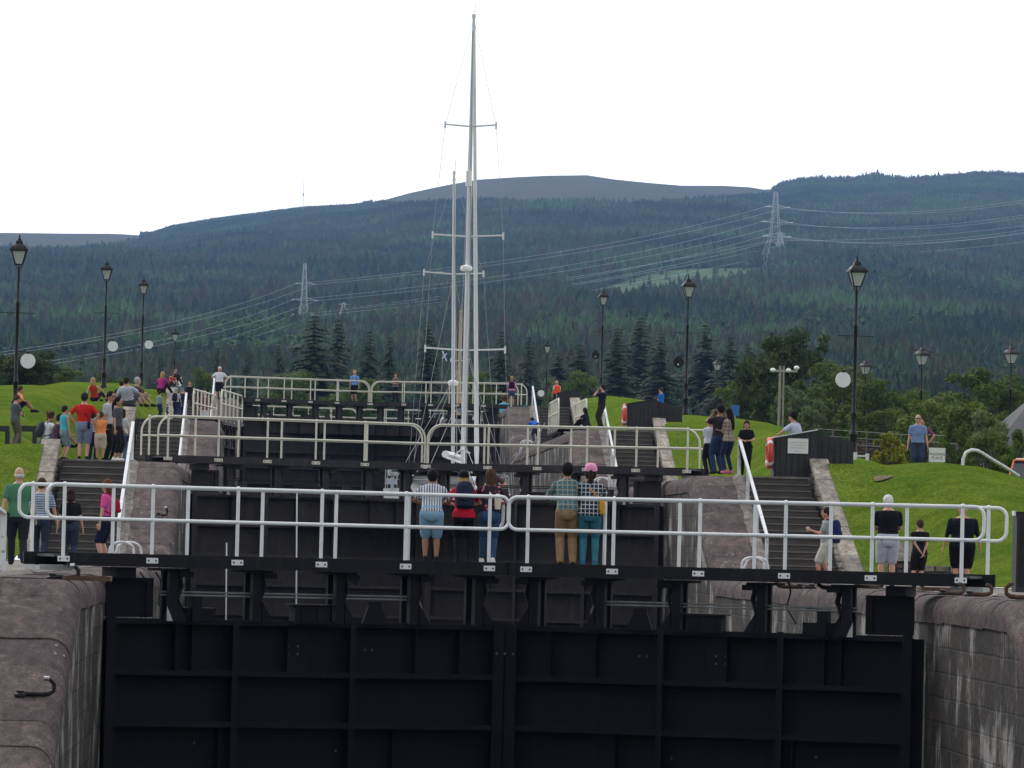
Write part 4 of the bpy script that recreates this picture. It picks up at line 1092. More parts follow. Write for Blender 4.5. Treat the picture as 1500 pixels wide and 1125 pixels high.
m = MB(); m.loft([carrow(-1.0,.74,.951*k,.96*k,.97*k,.70), carrow(-.35,.74,.951*k,1.1*k,1.38*k,.58), carrow(1.0,.74,.951*k,1.1*k,1.38*k,.58), carrow(1.75,.72,.951*k,.97*k,1.0*k,.66)], smooth=False); m.build('window', M_win, e)
m = MB(); m.loft([carrow(-.42,.60,1.381*k,1.39*k,1.42*k,.54), carrow(.3,.62,1.381*k,1.40*k,1.45*k,.56), carrow(1.1,.60,1.381*k,1.39*k,1.43*k,.54)], smooth=False); m.build('roof', M_car, e)
for sx in (-1,1):
    m = MB(); m.bar((sx*.70,-1.02,.95*k),(sx*.58,-.36,1.40*k), .05,.05); m.build('pillar', M_car, e)
    m = MB(); m.ell((sx*.62,-1.95,.66*k),(.14,.06,.08),10,6); m.build('headlight', M_glint, e)
    for y in (-1.25, 1.3):
        m = MB(); n = 16
        A = [(sx*.70, y+.31*math.cos(2*PI*j/n), .31+.31*math.sin(2*PI*j/n)) for j in range(n)]; B2 = [(sx*.89, b_, c_) for _, b_, c_ in A]
        m._add(A+B2, [tuple(range(n)), tuple(range(n,2*n))] + [(j,(j+1)%n,(j+1)%n+n,j+n) for j in range(n)]); m.build('wheel', M_tyre, e)
# black cabinet at the right edge, plinth with sloping board, bare patch, little white box
p0 = at(1489, 800, 87.5); e = empty('control_cabinet', (p0.x, 87.5, LV[1]+.03), 0, 'tall black cabinet with a white cap at the right edge of the picture', 'cabinet')
zt = at(1492, 752, 87.5).z - LV[1]-.03
m = MB(); m.bx(0,.6,0,.5,0,zt); m.build('cabinet_body', M_wood, e); m = MB(); m.bx(-.02,.62,-.02,.52,zt+.001,zt+.03); m.build('cap', M_iron, e)
m = MB(); m.bx(-.06,-.021,0,.2,zt-.04,zt+.045); m.build('bracket', M_hand, e); m = MB(); m.bx(.04,.56,-.012,-.001,.1,zt-.08); m.build('door', M_iron, e)
p0 = at(1327, 835, 103); e = empty('information_plinth', (p0.x, 103, LV[1]+.03), 0, 'brown stone plinth with a pale sloping board, between the white-haired man and the boy', 'plinth')
zt = at(1327, 822, 103).z - LV[1]-.03; w_ = .36
m = MB(); m.bx(-w_,w_,0,.5,0,zt); m.build('plinth_block', M_brick, e)
m = MB(); m.prism([(-.03,zt+.001),(.06,zt+.001),(.5,zt+.36),(.42,zt+.38)], -w_-.02, w_+.02, 'x'); m.build('sloping_board', M_pale, e)
p0 = at(1262, 822, 110); m = MB(); m.bx(9.4,10.6,108.2,110.6,LV[1]+.0,LV[1]+.42); tag(m.build('low_block_wall', M_rubble), 'low block wall at the foot of the kerb, behind the white-haired man', 'wall')
p0 = next(q for q in (at(1292, 701, 105+.1*k) for k in range(400)) if q.z <= gz(q.x, q.y)+.02); m = MB(); r = random.Random(2); n = 14
zc_ = gz(p0.x, 124.5)
ring = []
for k in range(n):
    a = 2*PI*k/n; q = r.uniform(.6,1.1); x_ = p0.x+.26*q*math.cos(a); y_ = p0.y+.28*q*math.sin(a); ring.append((x_, y_, gz(x_, y_)+.03))
m._add([(p0.x,p0.y,gz(p0.x,p0.y)+.07)]+ring, [(0,1+k,1+(k+1)%n) for k in range(n)], True); tag(m.build('bare_soil', noisy('soil', (.09,.07,.035), (.16,.12,.06), 12, .95)), kind='stuff')
# black benches on the left bank
for k, (px, lb) in enumerate(((1,'black slab bench at the left edge, left of the man in grey'),(41,'black slab bench just right of the man in grey'))):
    p = at(px, 640, 141); zb = gz(p.x, 141)-.02
    e = empty('bench', (p.x, 141, zb), 0, lb, 'bench', 'black slab benches on the left bank')
    H = at(px, 624, 141).z - zb
    m = MB(); m.bx(-.30,.24,-.25,.25,H-.15,H); m.build('seat', M_wood, e)
    for s in (-1,1): m = MB(); m.bx(s*.22-.06-.03, s*.22+.06-.03, -.22,.22,0,H-.151); m.build('leg', M_wood, e)
    m = MB(); m.bx(-.189,.129,-.18,.18,.0,.20); m.build('stretcher', M_wood, e)
# mooring hooks
def hook(p, rz, sc_, label, mt=None, tip=True):
    e = empty('mooring_hook', tuple(p), rz, label, 'mooring hook', 'iron mooring hooks on the coping')
    m = MB(); m.tube([(-.34*sc_,0,.035),(.0,0,.03),(.12*sc_,0,.04),(.20*sc_,0,.10*sc_),(.21*sc_,0,.20*sc_),(.15*sc_,0,.27*sc_),(.07*sc_,0,.29*sc_)], [.034,.034,.034,.032,.03,.028,.024], 8); m.build('hook', mt or M_iron, e)
    if tip: m = MB(); m.tube([(.12*sc_,0,.287*sc_),(.03*sc_,0,.292*sc_)], [.034,.03], 8); m.build('hook_tip', M_steel_hook, e)
    m = MB(); m.lathe([(.075,.0),(.075,.03),(.05,.045)], (-.34*sc_,0,.0), 10); m.lathe([(.05,.045),(.05,.075),(.02,.085)], (-.34*sc_,0,.0), 10); m.build('base_plate', M_iron, e)
    return e
for px, y, z, rz, sc_, lb in ((60,1026,None,.25,.8,'worn mooring hook with shiny tip on the dark slope at lower left'),
                          (100,849,0,0.0,.6,'mooring hook at the left gate end, by the landing plate'),
                          (1150,862,0,PI,.7,'mooring hook under the sandals of the man with the blue rucksack'),
                          (1168,862,0,PI,.7,'second mooring hook from the left on the right coping'),
                          (1213,864,0,PI,.75,'mooring hook right of the sandals on the right coping'),
                          (1278,862,0,.4,.9,'mooring hook beside the white-haired man\'s feet'),
                          (1400,872,0,.2,.6,'mooring hook below the feet of the large man in black'),
                          (1440,874,0,.1,.6,'mooring hook under the right gate landing plate'),
                          (1490,878,0,PI,.75,'mooring hook at the right edge, below the black cabinet'),
                          (240,758,None,1.0,.7,'small mooring ring on the dark slope of the left wall'),
                          (1272,858,0,2.2,.8,'short mooring hook left of the white-haired man')):
    if z is None:
        p = None
        for k in range(400):
            Y = 62 + k*.2
            q = at(px, y, Y)
            if abs(q.x) > HW and q.z <= zc(Y): p = Vector((q.x, Y, zc(Y))); break
        if p is None: continue
    else:
        p = atz(px, y, .035)
    hook(p, rz, sc_, lb, M_rust if px > 1000 else None, px < 1000)
# rusty gate anchors on the coping
for s, px in ((-1, 128), (1, 1372)):
    p = atz(px, 847 if s < 0 else 863, .06)
    e = empty('gate_anchor', (p.x, p.y, .03), 0, 'rusty iron anchor frame on the coping at the %s gate end' % ('left' if s < 0 else 'right'), 'iron frame', 'gate anchor frames')
    m = MB(); m.bx(-.30,.30,-.30,-.24,0,.06); m.bx(-.30,-.24,-.239,.30,0,.06); m.bx(.24,.30,-.239,.30,0,.06); m.bx(-.239,.239,.24,.30,0,.06); m.build('frame', M_rust, e)
    m = MB(); m.bx(-.2,.2,-.2,.2,.01,.05); m.build('plate', M_black2, e)
# white ladder hoops
def hoops(x, Y, z, label, mt=M_hand):
    e = empty('ladder_hoop', (x, Y, z), 0, label, 'ladder hoop', 'white ladder hoops on the coping')
    for dy in (-.0, .55):
        m = MB(); pts = [(-.05+dy*.0, dy, 0)] + [( .20 - .24*math.cos(t_)+dy*.25, dy, .36+.15*math.sin(t_)) for t_ in [PI*k/8 for k in range(9)]] + [(.48+dy*.25, dy, 0)]
        m.tube(pts, .028, 8); m.build('hoop', mt, e)
    return e
hoops(-7.25, 106, .0, 'white ladder hoops at the foot of the left handrail behind the white railings')
hoops(6.45, 114, .0, 'white ladder hoops on the right coping behind the white railings')
hoops(6.50, 173, LV[2], 'white ladder hoops on the right coping behind the second gates')
hoops(6.55, 233, LV[3], 'white ladder hoops beside the man bending down')
# white level rods behind the nearest gates
for px, y0, y1, lb in ((435,716,880,'long thin white rod standing behind the nearest left gate leaf'),(332,795,893,'short thin white rod behind the left gate beam')):
    a = at(px, y0, 83.6); b = at(px, y1, 83.6); b.z -= .5; m = MB(); m.tube([b, a], .011, 6); tag(m.build('white_rod', M_white), lb, 'rod')

# ================================================================== YACHTS
M_hull = mat('white_gelcoat', (.80,.81,.80), .2); M_blue = noisy('blue_canvas', (.02,.035,.10), (.035,.055,.16), 9, .8)
M_alu = mat('mast_aluminium', (.62,.64,.67), .35, .25); M_sail = noisy('furled_sail', (.70,.72,.74), (.80,.81,.82), 8, .7, stretch=(1,1,.3), bumpd=.01)
M_teak = noisy('teak', (.22,.14,.08), (.34,.22,.12), 6, .6, stretch=(1,6,1)); M_wmast = noisy('varnished_mast', (.45,.26,.08), (.55,.34,.13), 4, .35, stretch=(3,3,.4))
M_wirer = mat('rigging_wire', (.30,.32,.34), .4, .7)
def yacht(loc, rz, label, L_=11.0, mast_y=7.4, mast_h=14.3, mast_r=.072, spread=((11.0,.78),(7.65,1.08),(4.2,1.22)), wood=False, furl=True, lean=0.0, extras=True, dome=None):
    e = empty('sailing_yacht', loc, rz, label, 'yacht', 'yachts in the locks')
    m = MB(); rings = []
    for t, w, zk, zd in ((0,1.25,.15,1.08),(.03,1.35,-.2,1.08),(.25,1.62,-.45,1.02),(.5,1.70,-.5,1.02),(.7,1.42,-.45,1.08),(.86,.85,-.3,1.17),(.96,.30,-.1,1.25),(1.0,.03,.5,1.30)):
        y = t*L_; rings.append([Vector((-w,y,zd)), Vector((-w*.97,y,.35)), Vector((-w*.6,y,zk*.6)), Vector((0,y,zk)), Vector((w*.6,y,zk*.6)), Vector((w*.97,y,.35)), Vector((w,y,zd)), Vector((0,y,zd+.05))])
    m.loft(rings); m.build('hull', M_hull, e)
    m = MB(); m.loft([[Vector((s*w,y,z)) for s, w, z in ((-1,w0,1.04),(-1,w1,z1),(1,w1,z1),(1,w0,1.04))] for y, w0, w1, z1 in ((3.0,1.05,.90,1.50),(3.2,1.05,.88,1.55),(7.6,.80,.62,1.50),(8.4,.5,.35,1.22))], smooth=False); cb = m.build('cabin', M_hull, e)
    for s in (-1,1):
        m = MB(); m.bar((s*1.0,3.6,1.32),(s*.86,6.6,1.31),.03,.16); m.build('window', M_win, cb)
    m = MB(); m.bx(-.55,.55,.5,2.9,.99,1.12); m.build('cockpit_sole', M_teak, e)
    m = MB(); m.loft([[Vector((.98*math.cos(PI*k/8)*w, y, 1.28+h*math.sin(PI*k/8))) for k in range(9)] for y, w, h in ((2.5,1.0,.40),(3.0,1.0,.42),(3.6,.98,.32),(4.0,.95,.2))], cap=False); m.build('spray_hood', M_blue, e)
    for s in (-1,1):
        m = MB()
        for (y0, y1) in ((2.55,2.62),(3.3,3.36)): m.tube([(s*.97,y0,1.22),(s*.80,y0,1.72)],.03,5)
        m.build('hood_frame', M_hull, e)
    m = MB()
    for zz in (1.35,1.68): m.tube([(-1.25,1.5,zz),(-1.25,.05,zz),(-.5,-.02,zz),(.5,-.02,zz),(1.25,.05,zz),(1.25,1.5,zz)], .014, 6)
    for x_, y_ in ((-1.25,1.5),(-1.25,.05),(-.5,0),(.5,0),(1.25,.05),(1.25,1.5)): m.tube([(x_,y_,1.05),(x_,y_,1.68)], .014, 6)
    m.build('stern_rail', M_steel_hook, e)
    for s in (-1,1):
        m = MB()
        for k in range(6): y_ = 2.2+k*1.35; w_ = table([(0,1.25),(2.75,1.58),(5.5,1.64),(7.7,1.38),(9.4,.8),(11,.1)], y_); m.tube([(s*w_,y_,1.05),(s*w_,y_,1.62)], .012, 5)
        m.tube([(s*table([(0,1.25),(2.75,1.58),(5.5,1.64),(7.7,1.38),(9.4,.8),(11,.1)], y_), y_, 1.60) for y_ in (1.5,2.75,4,5.5,6.6,7.7,8.6,9.4)], .006, 4); m.build('guard_wire', M_wirer, e)
    top = Vector((lean, mast_y, 1.2+mast_h)); bot = Vector((0, mast_y, 1.2))
    mp = lambda f: bot.lerp(top, f)
    m = MB(); m.tube([bot, mp(.6), mp(.9), top], [mast_r, mast_r*.95, mast_r*.8, mast_r*.62], 10); m.tube([top, top+Vector((0,0,.12))], mast_r*.85, 8); m.tube([top+Vector((.03,0,.1)), top+Vector((.03,0,.5))], .012, 5)
    ms = m.build('mast', M_wmast if wood else M_alu, e)
    m = MB(); m.tube([mp(.97)+Vector((0,-.2,0)), mp(.4)+Vector((.10,-.14,0)), bot+Vector((.12,-.14,.6))], .018, 5); m.build('halyard', M_wirer, e)
    w_ = 1.55
    for h, s_ in spread:
        f = h/mast_h; c = mp(f); m = MB(); m.tube([c+Vector((-s_,-.12,.05)), c, c+Vector((s_,-.12,.05))], .028, 6); 
        for s in (-1,1): m.tube([c+Vector((s*s_,-.12,-.08)), c+Vector((s*s_,-.12,.14))], .03, 6)
        m.build('spreader', M_alu, e)
    for s in (-1,1):
        m = MB(); pts = [Vector((s*w_, mast_y-.1, 1.05))] + [mp(h/mast_h)+Vector((s*s_,-.12,.0)) for h, s_ in reversed(spread)] + [top]
        m.tube(pts, .006, 4); m.build('cap_shroud', M_wirer, e)
        m = MB(); m.tube([Vector((s*w_, mast_y-.5, 1.05)), mp(spread[-1][0]/mast_h)], .008, 4); m.build('lower_shroud', M_wirer, e)
        m = MB(); m.tube([Vector((s*1.1, .1, 1.1)), mp(.25)+Vector((0,-1.2,0)), top], .007, 4); m.build('backstay', M_wirer, e)
    if furl:
        m = MB(); bw = Vector((0, L_-.25, 1.45)); tp = top + Vector((0,.12,-.25)); ks = [k/14 for k in range(15)]
        m.tube([bw.lerp(tp, k) for k in ks], [(.03 if k == 0 else lerp(.078,.042,k)*(1+.06*math.sin(k*40))) for k in ks], 8); m.build('furled_sail', M_sail, e)
    m = MB(); m.tube([(0,mast_y-.15,2.05),(.2,mast_y-2.6,2.08),(.36,.9,2.12)], [.08,.13,.11], 8); bo = m.build('sail_cover', M_hull if extras else M_blue, e)
    if dome: m = MB(); m.lathe([(.02,-.12),(.16,-.10),(.18,-.02),(.16,.05),(.04,.09)], mp(dome/mast_h)+Vector((0,-.2,0)), 14); m.build('radome', M_hull, e)
    if extras:
        m = MB(); m.lathe([(.02,-.12),(.17,-.10),(.19,-.02),(.16,.05),(.04,.09)], mp(.468)+Vector((-.0,-.28,0)), 14); m.build('radome', M_hull, e)
        m = MB(); m.tube([mp(.655)+Vector((.0,-.22,-.2)), mp(.655)+Vector((0,-.22,.26))], .095, 10); m.build('radar_reflector', M_hull, e)
        m = MB(); m.tube([(.95,.15,1.05),(.95,.15,2.2)], .025, 6); m.build('generator_pole', M_hull, e)
        for k in range(3):
            a = R(90+120*k+8); m = MB(); m.bar((.95,.02,2.25),(.95+.27*math.cos(a),.02,2.25+.27*math.sin(a)), .05,.012,(0,1,0)); m.build('turbine_blade', M_hull, e)
        m = MB(); m.ell((.95,.1,2.25),(.05,.12,.05),8,6); m.build('turbine_hub', M_hull, e)
        m = MB(); m.lathe([(.03,-.16),(.13,-.12),(.15,0),(.12,.12),(.03,.16)], (-1.02,-.12,1.58), 10); m.tube([(-1.02,-.12,1.42),(-1.02,-.12,1.02)], .05, 8); m.bx(-1.2,-.9,-.16,-.05,1.2,1.34); m.build('outboard_motor', noisy('outboard_grey', (.40,.45,.5),(.5,.55,.6),6,.35), e)
        m = MB(); m.tube([(-.5,-.05,1.5),(-.5,-.05,1.72)], .09, 8); m.build('horseshoe_buoy', M_hull, e)
    return e
yacht((.26, 148.6, 1.15), R(-9.5), 'nearest yacht with the tallest mast and white furled sail, behind the second gates')
yacht((1.45, 165.6, 1.15), R(-2), 'yacht with shorter bare mast just left of the tallest one', 10, 7.2, 10.75, .062, ((7.4,1.0),), furl=False, lean=-.22, extras=False, dome=3.75)
yacht((5.0, 278, 6.1), R(-2), 'far boat with a varnished wooden mast beyond the high gates', 9, 6.5, 6.3, .10, ((3.6,.5),), wood=True, furl=False, extras=False)
# small flag
p = at(646, 513, 172); e = empty('flag', tuple(at(647, 560, 172)), 0, 'small blue flag with white diagonal cross, left of the yacht masts', 'flag'); h_ = p.z - e.location.z
m = MB(); m.tube([(0,0,-.4),(0,0,h_+.05)], .008, 5); m.build('flag_line', M_wirer, e)
m = MB(); m._add([(0,0,h_),(.10,.03,h_-.04),(.17,-.02,h_-.12),(.0,0,h_-.30),(.09,.03,h_-.34),(.15,-.02,h_-.38)], [(0,1,4,3),(1,2,5,4)], True); m.build('flag_cloth', mat('flag_blue', (.02,.08,.30), .8), e)
m = MB(); m.bar((.0,-.012,h_-.28),(.15,-.03,h_-.10),.035,.004,(0,1,0)); m.bar((.0,-.012,h_-.03),(.15,-.03,h_-.36),.035,.004,(0,1,0)); m.build('flag_cross', M_sign, e)
# mooring ropes on the right wall by the yacht
for a, b, lb in ((at(798,620,233), at(762,676,222), 'dark mooring rope running down the right wall beside the bending man'), (at(778,632,231), at(742,690,205), 'lower dark mooring rope on the right wall')):
    m = MB(); c = a.lerp(b, .5)+Vector((0,0,-.15)); m.tube([a, c, b], .03, 6); tag(m.build('mooring_rope', M_cable), lb, 'rope')

# black hoses hanging at the gate ends
for s, (pts, lb) in enumerate((([(205,838),(214,858),(206,878),(224,902)],'black hose hanging from the left end of the nearest walkway'),([(228,838),(236,860),(232,884),(246,905)],'second black hose hanging beside the first at the left gate end'),([(1150,846),(1158,868),(1152,890),(1166,914)],'black hose hanging under the right part of the nearest walkway'))):
    m = MB(); P_ = [at(x, y, 81.2) for x, y in pts]; m.tube([P_[0], P_[0].lerp(P_[1],.5)+Vector((.03,0,0)), P_[1], P_[2], P_[3]], .014, 6); tag(m.build('hose', M_cable), lb, 'hose')
# ================================================================== PEOPLE
def srgb(r, g, b):
    f = lambda c: ((c/255+.055)/1.055)**2.4 if c/255 > .04045 else c/255/12.92
    return (f(r), f(g), f(b))
_mc = {}
def cloth(col, pat=None, col2=(255,255,255), fr_=38):
    key = (col, pat, col2, fr_)
    if key in _mc: return _mc[key]
    c = srgb(*col); m = mat('cloth_%d' % len(_mc), c, .85, spec=.15); v = coords(m)
    f = nz(m, v, 7, 4, .6)
    base = cr(m, f, [(.3, tuple(x*.82 for x in c)), (.7, tuple(min(1, x*1.15) for x in c))])
    if pat:
        c2 = srgb(*col2); t = N(m, 'ShaderNodeTexCoord'); s = N(m, 'ShaderNodeSeparateXYZ'); L(m, t.outputs['Object'], s.inputs[0])
        def line(sock, fq, wd): return mathn(m, 'LESS_THAN', mathn(m, 'FRACT', mathn(m, 'ADD', mathn(m, 'MULTIPLY', sock, fq), 10.25)), wd)
        if pat == 'stripes': k = line(s.outputs['X'], fr_, .42)
        elif pat == 'hoops': k = line(s.outputs['Z'], fr_, .45)
        elif pat == 'plaid': k = mathn(m, 'MAXIMUM', line(s.outputs['X'], fr_, .22), line(s.outputs['Z'], fr_, .22))
        elif pat == 'check': k = mathn(m, 'ABSOLUTE', mathn(m, 'SUBTRACT', line(s.outputs['X'], fr_, .5), line(s.outputs['Z'], fr_, .5)))
        else:
            vo = N(m, 'ShaderNodeTexVoronoi'); vo.inputs['Scale'].default_value = fr_; L(m, v, vo.inputs['Vector']); k = mathn(m, 'LESS_THAN', vo.outputs['Distance'], .36)
        base = mixc(m, mathn(m, 'MULTIPLY', k, .9), base, c2)
    L(m, base, bsdf(m).inputs['Base Color']); bump(m, nz(m, v, 11, 3), .5, .02); _mc[key] = m; return m
def skinm(tone):
    key = ('skin', tone)
    if key not in _mc:
        m = mat('skin_%s' % tone, {'fair':(.50,.29,.21),'mid':(.40,.215,.14),'tan':(.27,.135,.08),'red':(.50,.24,.17)}[tone], .55, spec=.3); _mc[key] = m
    return _mc[key]
def hairm(c):
    key = ('hair', c)
    if key not in _mc:
        a = {'black':(.010,.008,.008),'dark':(.022,.014,.010),'brown':(.06,.033,.018),'red':(.11,.045,.02),'blonde':(.36,.24,.11),'grey':(.34,.33,.31),'white':(.60,.60,.58)}[c]
        _mc[key] = noisy('hair_'+c, tuple(x*.7 for x in a), tuple(x*1.3 for x in a), 30, .75, stretch=(1,1,.3), spec=.12)
    return _mc[key]
M_eye = mat('eye', (.02,.015,.012), .2); M_lip = mat('lip', (.28,.09,.07), .5); M_shoeW = cloth((225,225,225)); M_shoeD = cloth((30,30,34)); M_shoeB = cloth((70,50,40))
def ik(a, t, l1, l2, hint):
    a = Vector(a); t = Vector(t); d = t-a; L_ = d.length
    if L_ > (l1+l2)*.999: t = a + d*((l1+l2)*.999/L_); d = t-a; L_ = d.length
    x = (l1*l1-l2*l2+L_*L_)/(2*L_); h = math.sqrt(max(0, l1*l1-x*x)); u = d.normalized(); hv = Vector(hint); hv = hv-u*hv.dot(u)
    if hv.length < 1e-5: hv = u.orthogonal()
    return a + u*x + hv.normalized()*h, t
POSE = dict(
 stand=dict(),
 hips=dict(hands=((-.20,.05,.98),(.20,.05,.98)), hint=(1,-.25,0)),
 rail=dict(pel=(0,-.16,.90), lean=24, hands=((-.13,.34,1.06),(.13,.34,1.06)), hint=(1,.1,-.7), feet=((-.10,-.12,0),(.10,-.14,0)), head=(14,0)),
 railw=dict(pel=(.04,-.14,.90), lean=20, hands=((-.13,.34,1.07),(.15,.33,1.07)), hint=(1,.1,-.7), feet=((-.10,.16,0),(.12,-.16,0)), head=(10,0)),
 walk=dict(lean=4, feet=((-.09,.22,.0),(.09,-.22,.03)), hands=((-.27,-.10,.80),(.27,.14,.84))),
 phone=dict(hands=((-.06,.26,1.10),(.06,.26,1.10)), hint=(.8,-.6,-.2), head=(-24,0)),
 camera=dict(lean=-4, hands=((-.06,.17,1.50),(.07,.17,1.50)), hint=(.8,.5,-1), head=(2,0)),
 back=dict(hands=((-.03,-.17,.92),(.05,-.17,.90)), hint=(1,-.3,0), head=(0,10)),
 folded=dict(hands=((.12,.20,1.13),(-.12,.20,1.15)), hint=(.9,-.1,-.6), head=(-8,0)),
 cup=dict(hands=((-.16,.34,1.22),(.22,.05,.84)), hint=(.5,-.6,-.6), feet=((-.08,.14,0),(.08,-.12,0))),
 sit=dict(pel=(0,0,.13), lean=14, feet=((-.16,.62,0),(.16,.66,0)), knee=(0,.3,1), hands=((-.20,.42,.36),(.20,.42,.36)), hint=(1,-.3,-.3)),
 sitdown=dict(pel=(0,0,.13), lean=8, feet=((-.12,.50,-.32),(.12,.52,-.34)), knee=(0,1,1), hands=((-.16,.34,.22),(.16,.34,.22)), hint=(1,-.3,-.3)),
 sitback=dict(pel=(0,0,.13), lean=-14, feet=((-.14,.75,0),(.16,.70,0)), knee=(0,.3,1), hands=((-.28,-.28,.03),(.28,.30,.30)), hint=(1,-.6,0)),
 bend=dict(pel=(0,-.10,.84), lean=74, feet=((-.14,0,0),(.14,.05,0)), hands=((-.14,.62,.42),(.14,.60,.42)), hint=(1,0,0), head=(20,0)),
 lean2=dict(pel=(0,-.1,.90), lean=18, hands=((-.26,.42,1.04),(.22,.30,1.02)), hint=(1,0,-.4), head=(8,0)),
)
PEND = []      # meshes waiting for the one shared voxel pass
def ring(c, w, d, Rm, n=14):
    return [Vector(c) + Rm @ Vector((w*math.cos(2*PI*k/n), d*math.sin(2*PI*k/n), 0)) for k in range(n)]
def person(px, ytop, Y, z, heading, pose, shirt, legs, hair, label, tone='fair', w=1.0, sleeve='short', group=None, hem=.88, shoes=None, cap=None, near=False, glasses=False, x=None, collar=None, facecam=None, pymid=None, over=None):
    P = dict(pel=(0,0,.93), lean=0, feet=((-.10,.02,0),(.10,-.02,0)), hands=((-.25,.06,.80),(.25,.06,.80)), hint=(.5,-1,0), knee=(0,1,0), head=(0,0))
    P.update(POSE[pose]); female = hair[0] in ('long','bob','pony','curly','bun')
    pel = Vector(P['pel']); T = Matrix.Rotation(-R(P['lean']), 3, 'X')
    w = w*1.08; sh = .168*w if not female else .148*w
    up = lambda q: pel + T @ (Vector(q) - Vector((0,0,.93)))
    neck = up((0,0,1.50)); hp, hy_ = P['head']; TH = (T @ Matrix.Rotation(R(P['lean']*.75+hp), 3, 'X') @ Matrix.Rotation(R(hy_), 3, 'Z'))*1.13
    hc = neck + TH @ Vector((0,.014,.112)); topz = (hc + TH @ Vector((0,0,.12))).z
    pt = at(px, ytop, Y); S = (pt.z - z)/topz
    X = pt.x if pymid is None else at(px, pymid, Y).x
    if x is not None: X = x
    root = empty('person', (X, Y, z), heading, label, 'person', group)
    vox = (.013 if near else .02)
    def V(p): return Vector(p)*S
    def part(name, mb, mt, extra=None, v=vox, sm=2):
        mb.v = [tuple(Vector(q)*S) for q in mb.v]; me = bpy.data.meshes.new(name); me.from_pydata(mb.v, [], mb.f)
        bm = bmesh.new(); bm.from_mesh(me); bmesh.ops.recalc_face_normals(bm, faces=bm.faces[:]); bm.to_mesh(me); bm.free()
        mats = mt if isinstance(mt, list) else [mt]
        for q in mats: me.materials.append(q)
        o = bpy.data.objects.new(name, me); COL.objects.link(o); o.parent = root
        r_ = o.modifiers.new('v', 'REMESH'); r_.mode = 'VOXEL'; r_.voxel_size = v; r_.use_smooth_shade = True
        q = o.modifiers.new('s', 'SMOOTH'); q.iterations = sm; q.factor = .5
        if extra is not None: extra.v = [tuple(Vector(t)*S) for t in extra.v]
        PEND.append((o, extra)); return o
    legsP = []
    for s, ft in ((-1, P['feet'][0]), (1, P['feet'][1])):
        hip = pel + Vector((s*.088*w, 0, -.03)); an = Vector(ft) + Vector((0,0,.085)); kn, an = ik(hip, an, .435, .425, P['knee']); legsP.append((hip, kn, an, s))
    armsP = []
    for s, hd in ((-1, P['hands'][0]), (1, P['hands'][1])):
        if abs(hd[0]) > .19: hd = (hd[0]*max(1, w)**1.1, hd[1], hd[2])
        a = up((s*sh*w**-.15,0,1.385)); h_ = Vector(P['hint']); h_ = Vector((s*abs(h_.x), h_.y, h_.z))
        el, wr = ik(a, hd, .285, .255, h_); armsP.append((a, el, wr, s))
    # trunk profile: (z, half width, half depth)
    hipw = .168 if female else .158; wst = .125 if female else .145; ch = .150 if female else .172
    prof = [(.80,.09,.07),(.86,hipw,.115),(.94,hipw,.118),(1.03,lerp(hipw,wst,.7),.105),(1.12,wst,.10),(1.22,lerp(wst,ch,.6),.112),(1.32,ch,.118),(1.40,ch*.94,.105),(1.455,ch*.70,.085),(1.49,.092,.065)]
    def trunk(mb, z0, z1, inf, fl=0.0):
        rs = []
        for (zz, a, d) in prof:
            if zz < z0-.001 or zz > z1+.001: continue
            k = w if zz < 1.46 else (1+w)/2
            belly = (w-1)*.09 if .9 < zz < 1.3 else 0
            cc_, TT = (up((0, belly*.5, zz)), T) if zz > .93 else (pel + Vector((0, belly*.5, zz-.93)), Matrix.Identity(3))
            rs.append(ring(cc_, a*k+inf + (fl if zz < .95 else 0), d*(1+(w-1)*1.2)+inf+belly*.5, TT))
        mb.loft(rs)
    def tube2(mb, pts, rr, n=10):
        mb.tube(pts, rr, n)
        for p, r_ in zip(pts, rr): mb.ell(p, (r_,r_,r_), 10, 6)
    # body
    b = MB(); trunk(b, .86, 1.5, -.024); tube2(b, [up((0,-.005,1.44)), neck+TH@Vector((0,0,.05))], [.066,.056])
    b.ell(hc, (.078,.094,.116), 14, 12, TH); b.ell(hc+TH@Vector((0,.030,-.055)), (.050,.058,.062), 12, 8, TH)
    b.ell(hc+TH@Vector((0,.094,-.018)), (.013,.020,.024), 8, 6, TH)
    for s in (-1,1): b.ell(hc+TH@Vector((s*.075,-.005,-.01)), (.012,.022,.034), 8, 6, TH)
    for (a, el, wr, s) in armsP:
        tube2(b, [a, a.lerp(el,.5), el], [.048*w**.6,.044*w**.8,.038]); tube2(b, [el, el.lerp(wr,.3), wr], [.036,.037,.025])
    for (hip, kn, an, s) in legsP:
        tube2(b, [hip, hip.lerp(kn,.5), kn], [.085*w,.070*w,.052]); tube2(b, [kn, kn.lerp(an,.3), an], [.052,.055*min(w,1.15),.034])
        b.ell(an+Vector((0,.05,-.045)), (.040,.115,.036), 10, 6)
    ex = MB()
    for (a, el, wr, s) in armsP:                            # hands: palm, four fingers, thumb
        d = (wr-el).normalized(); sd_ = Vector((1,0,0)) - d*d.x
        if sd_.length < .2: sd_ = Vector((0,1,0)) - d*d.y
        if pose not in ('rail','railw','lean2','phone','camera','bend','sit'): sd_ = Vector((0,1,0)) - d*d.y
        if sd_.length < .2: sd_ = Vector((1,0,0)) - d*d.x
        sd_.normalize(); nn = d.cross(sd_).normalized(); Rm = Matrix((sd_, nn, d)).transposed()
        pc_ = wr + d*.045; ex.ell(pc_, (.040,.017,.052), 10, 8, Rm)
        curl = nn*(-s if sd_.y > .5 else 1)
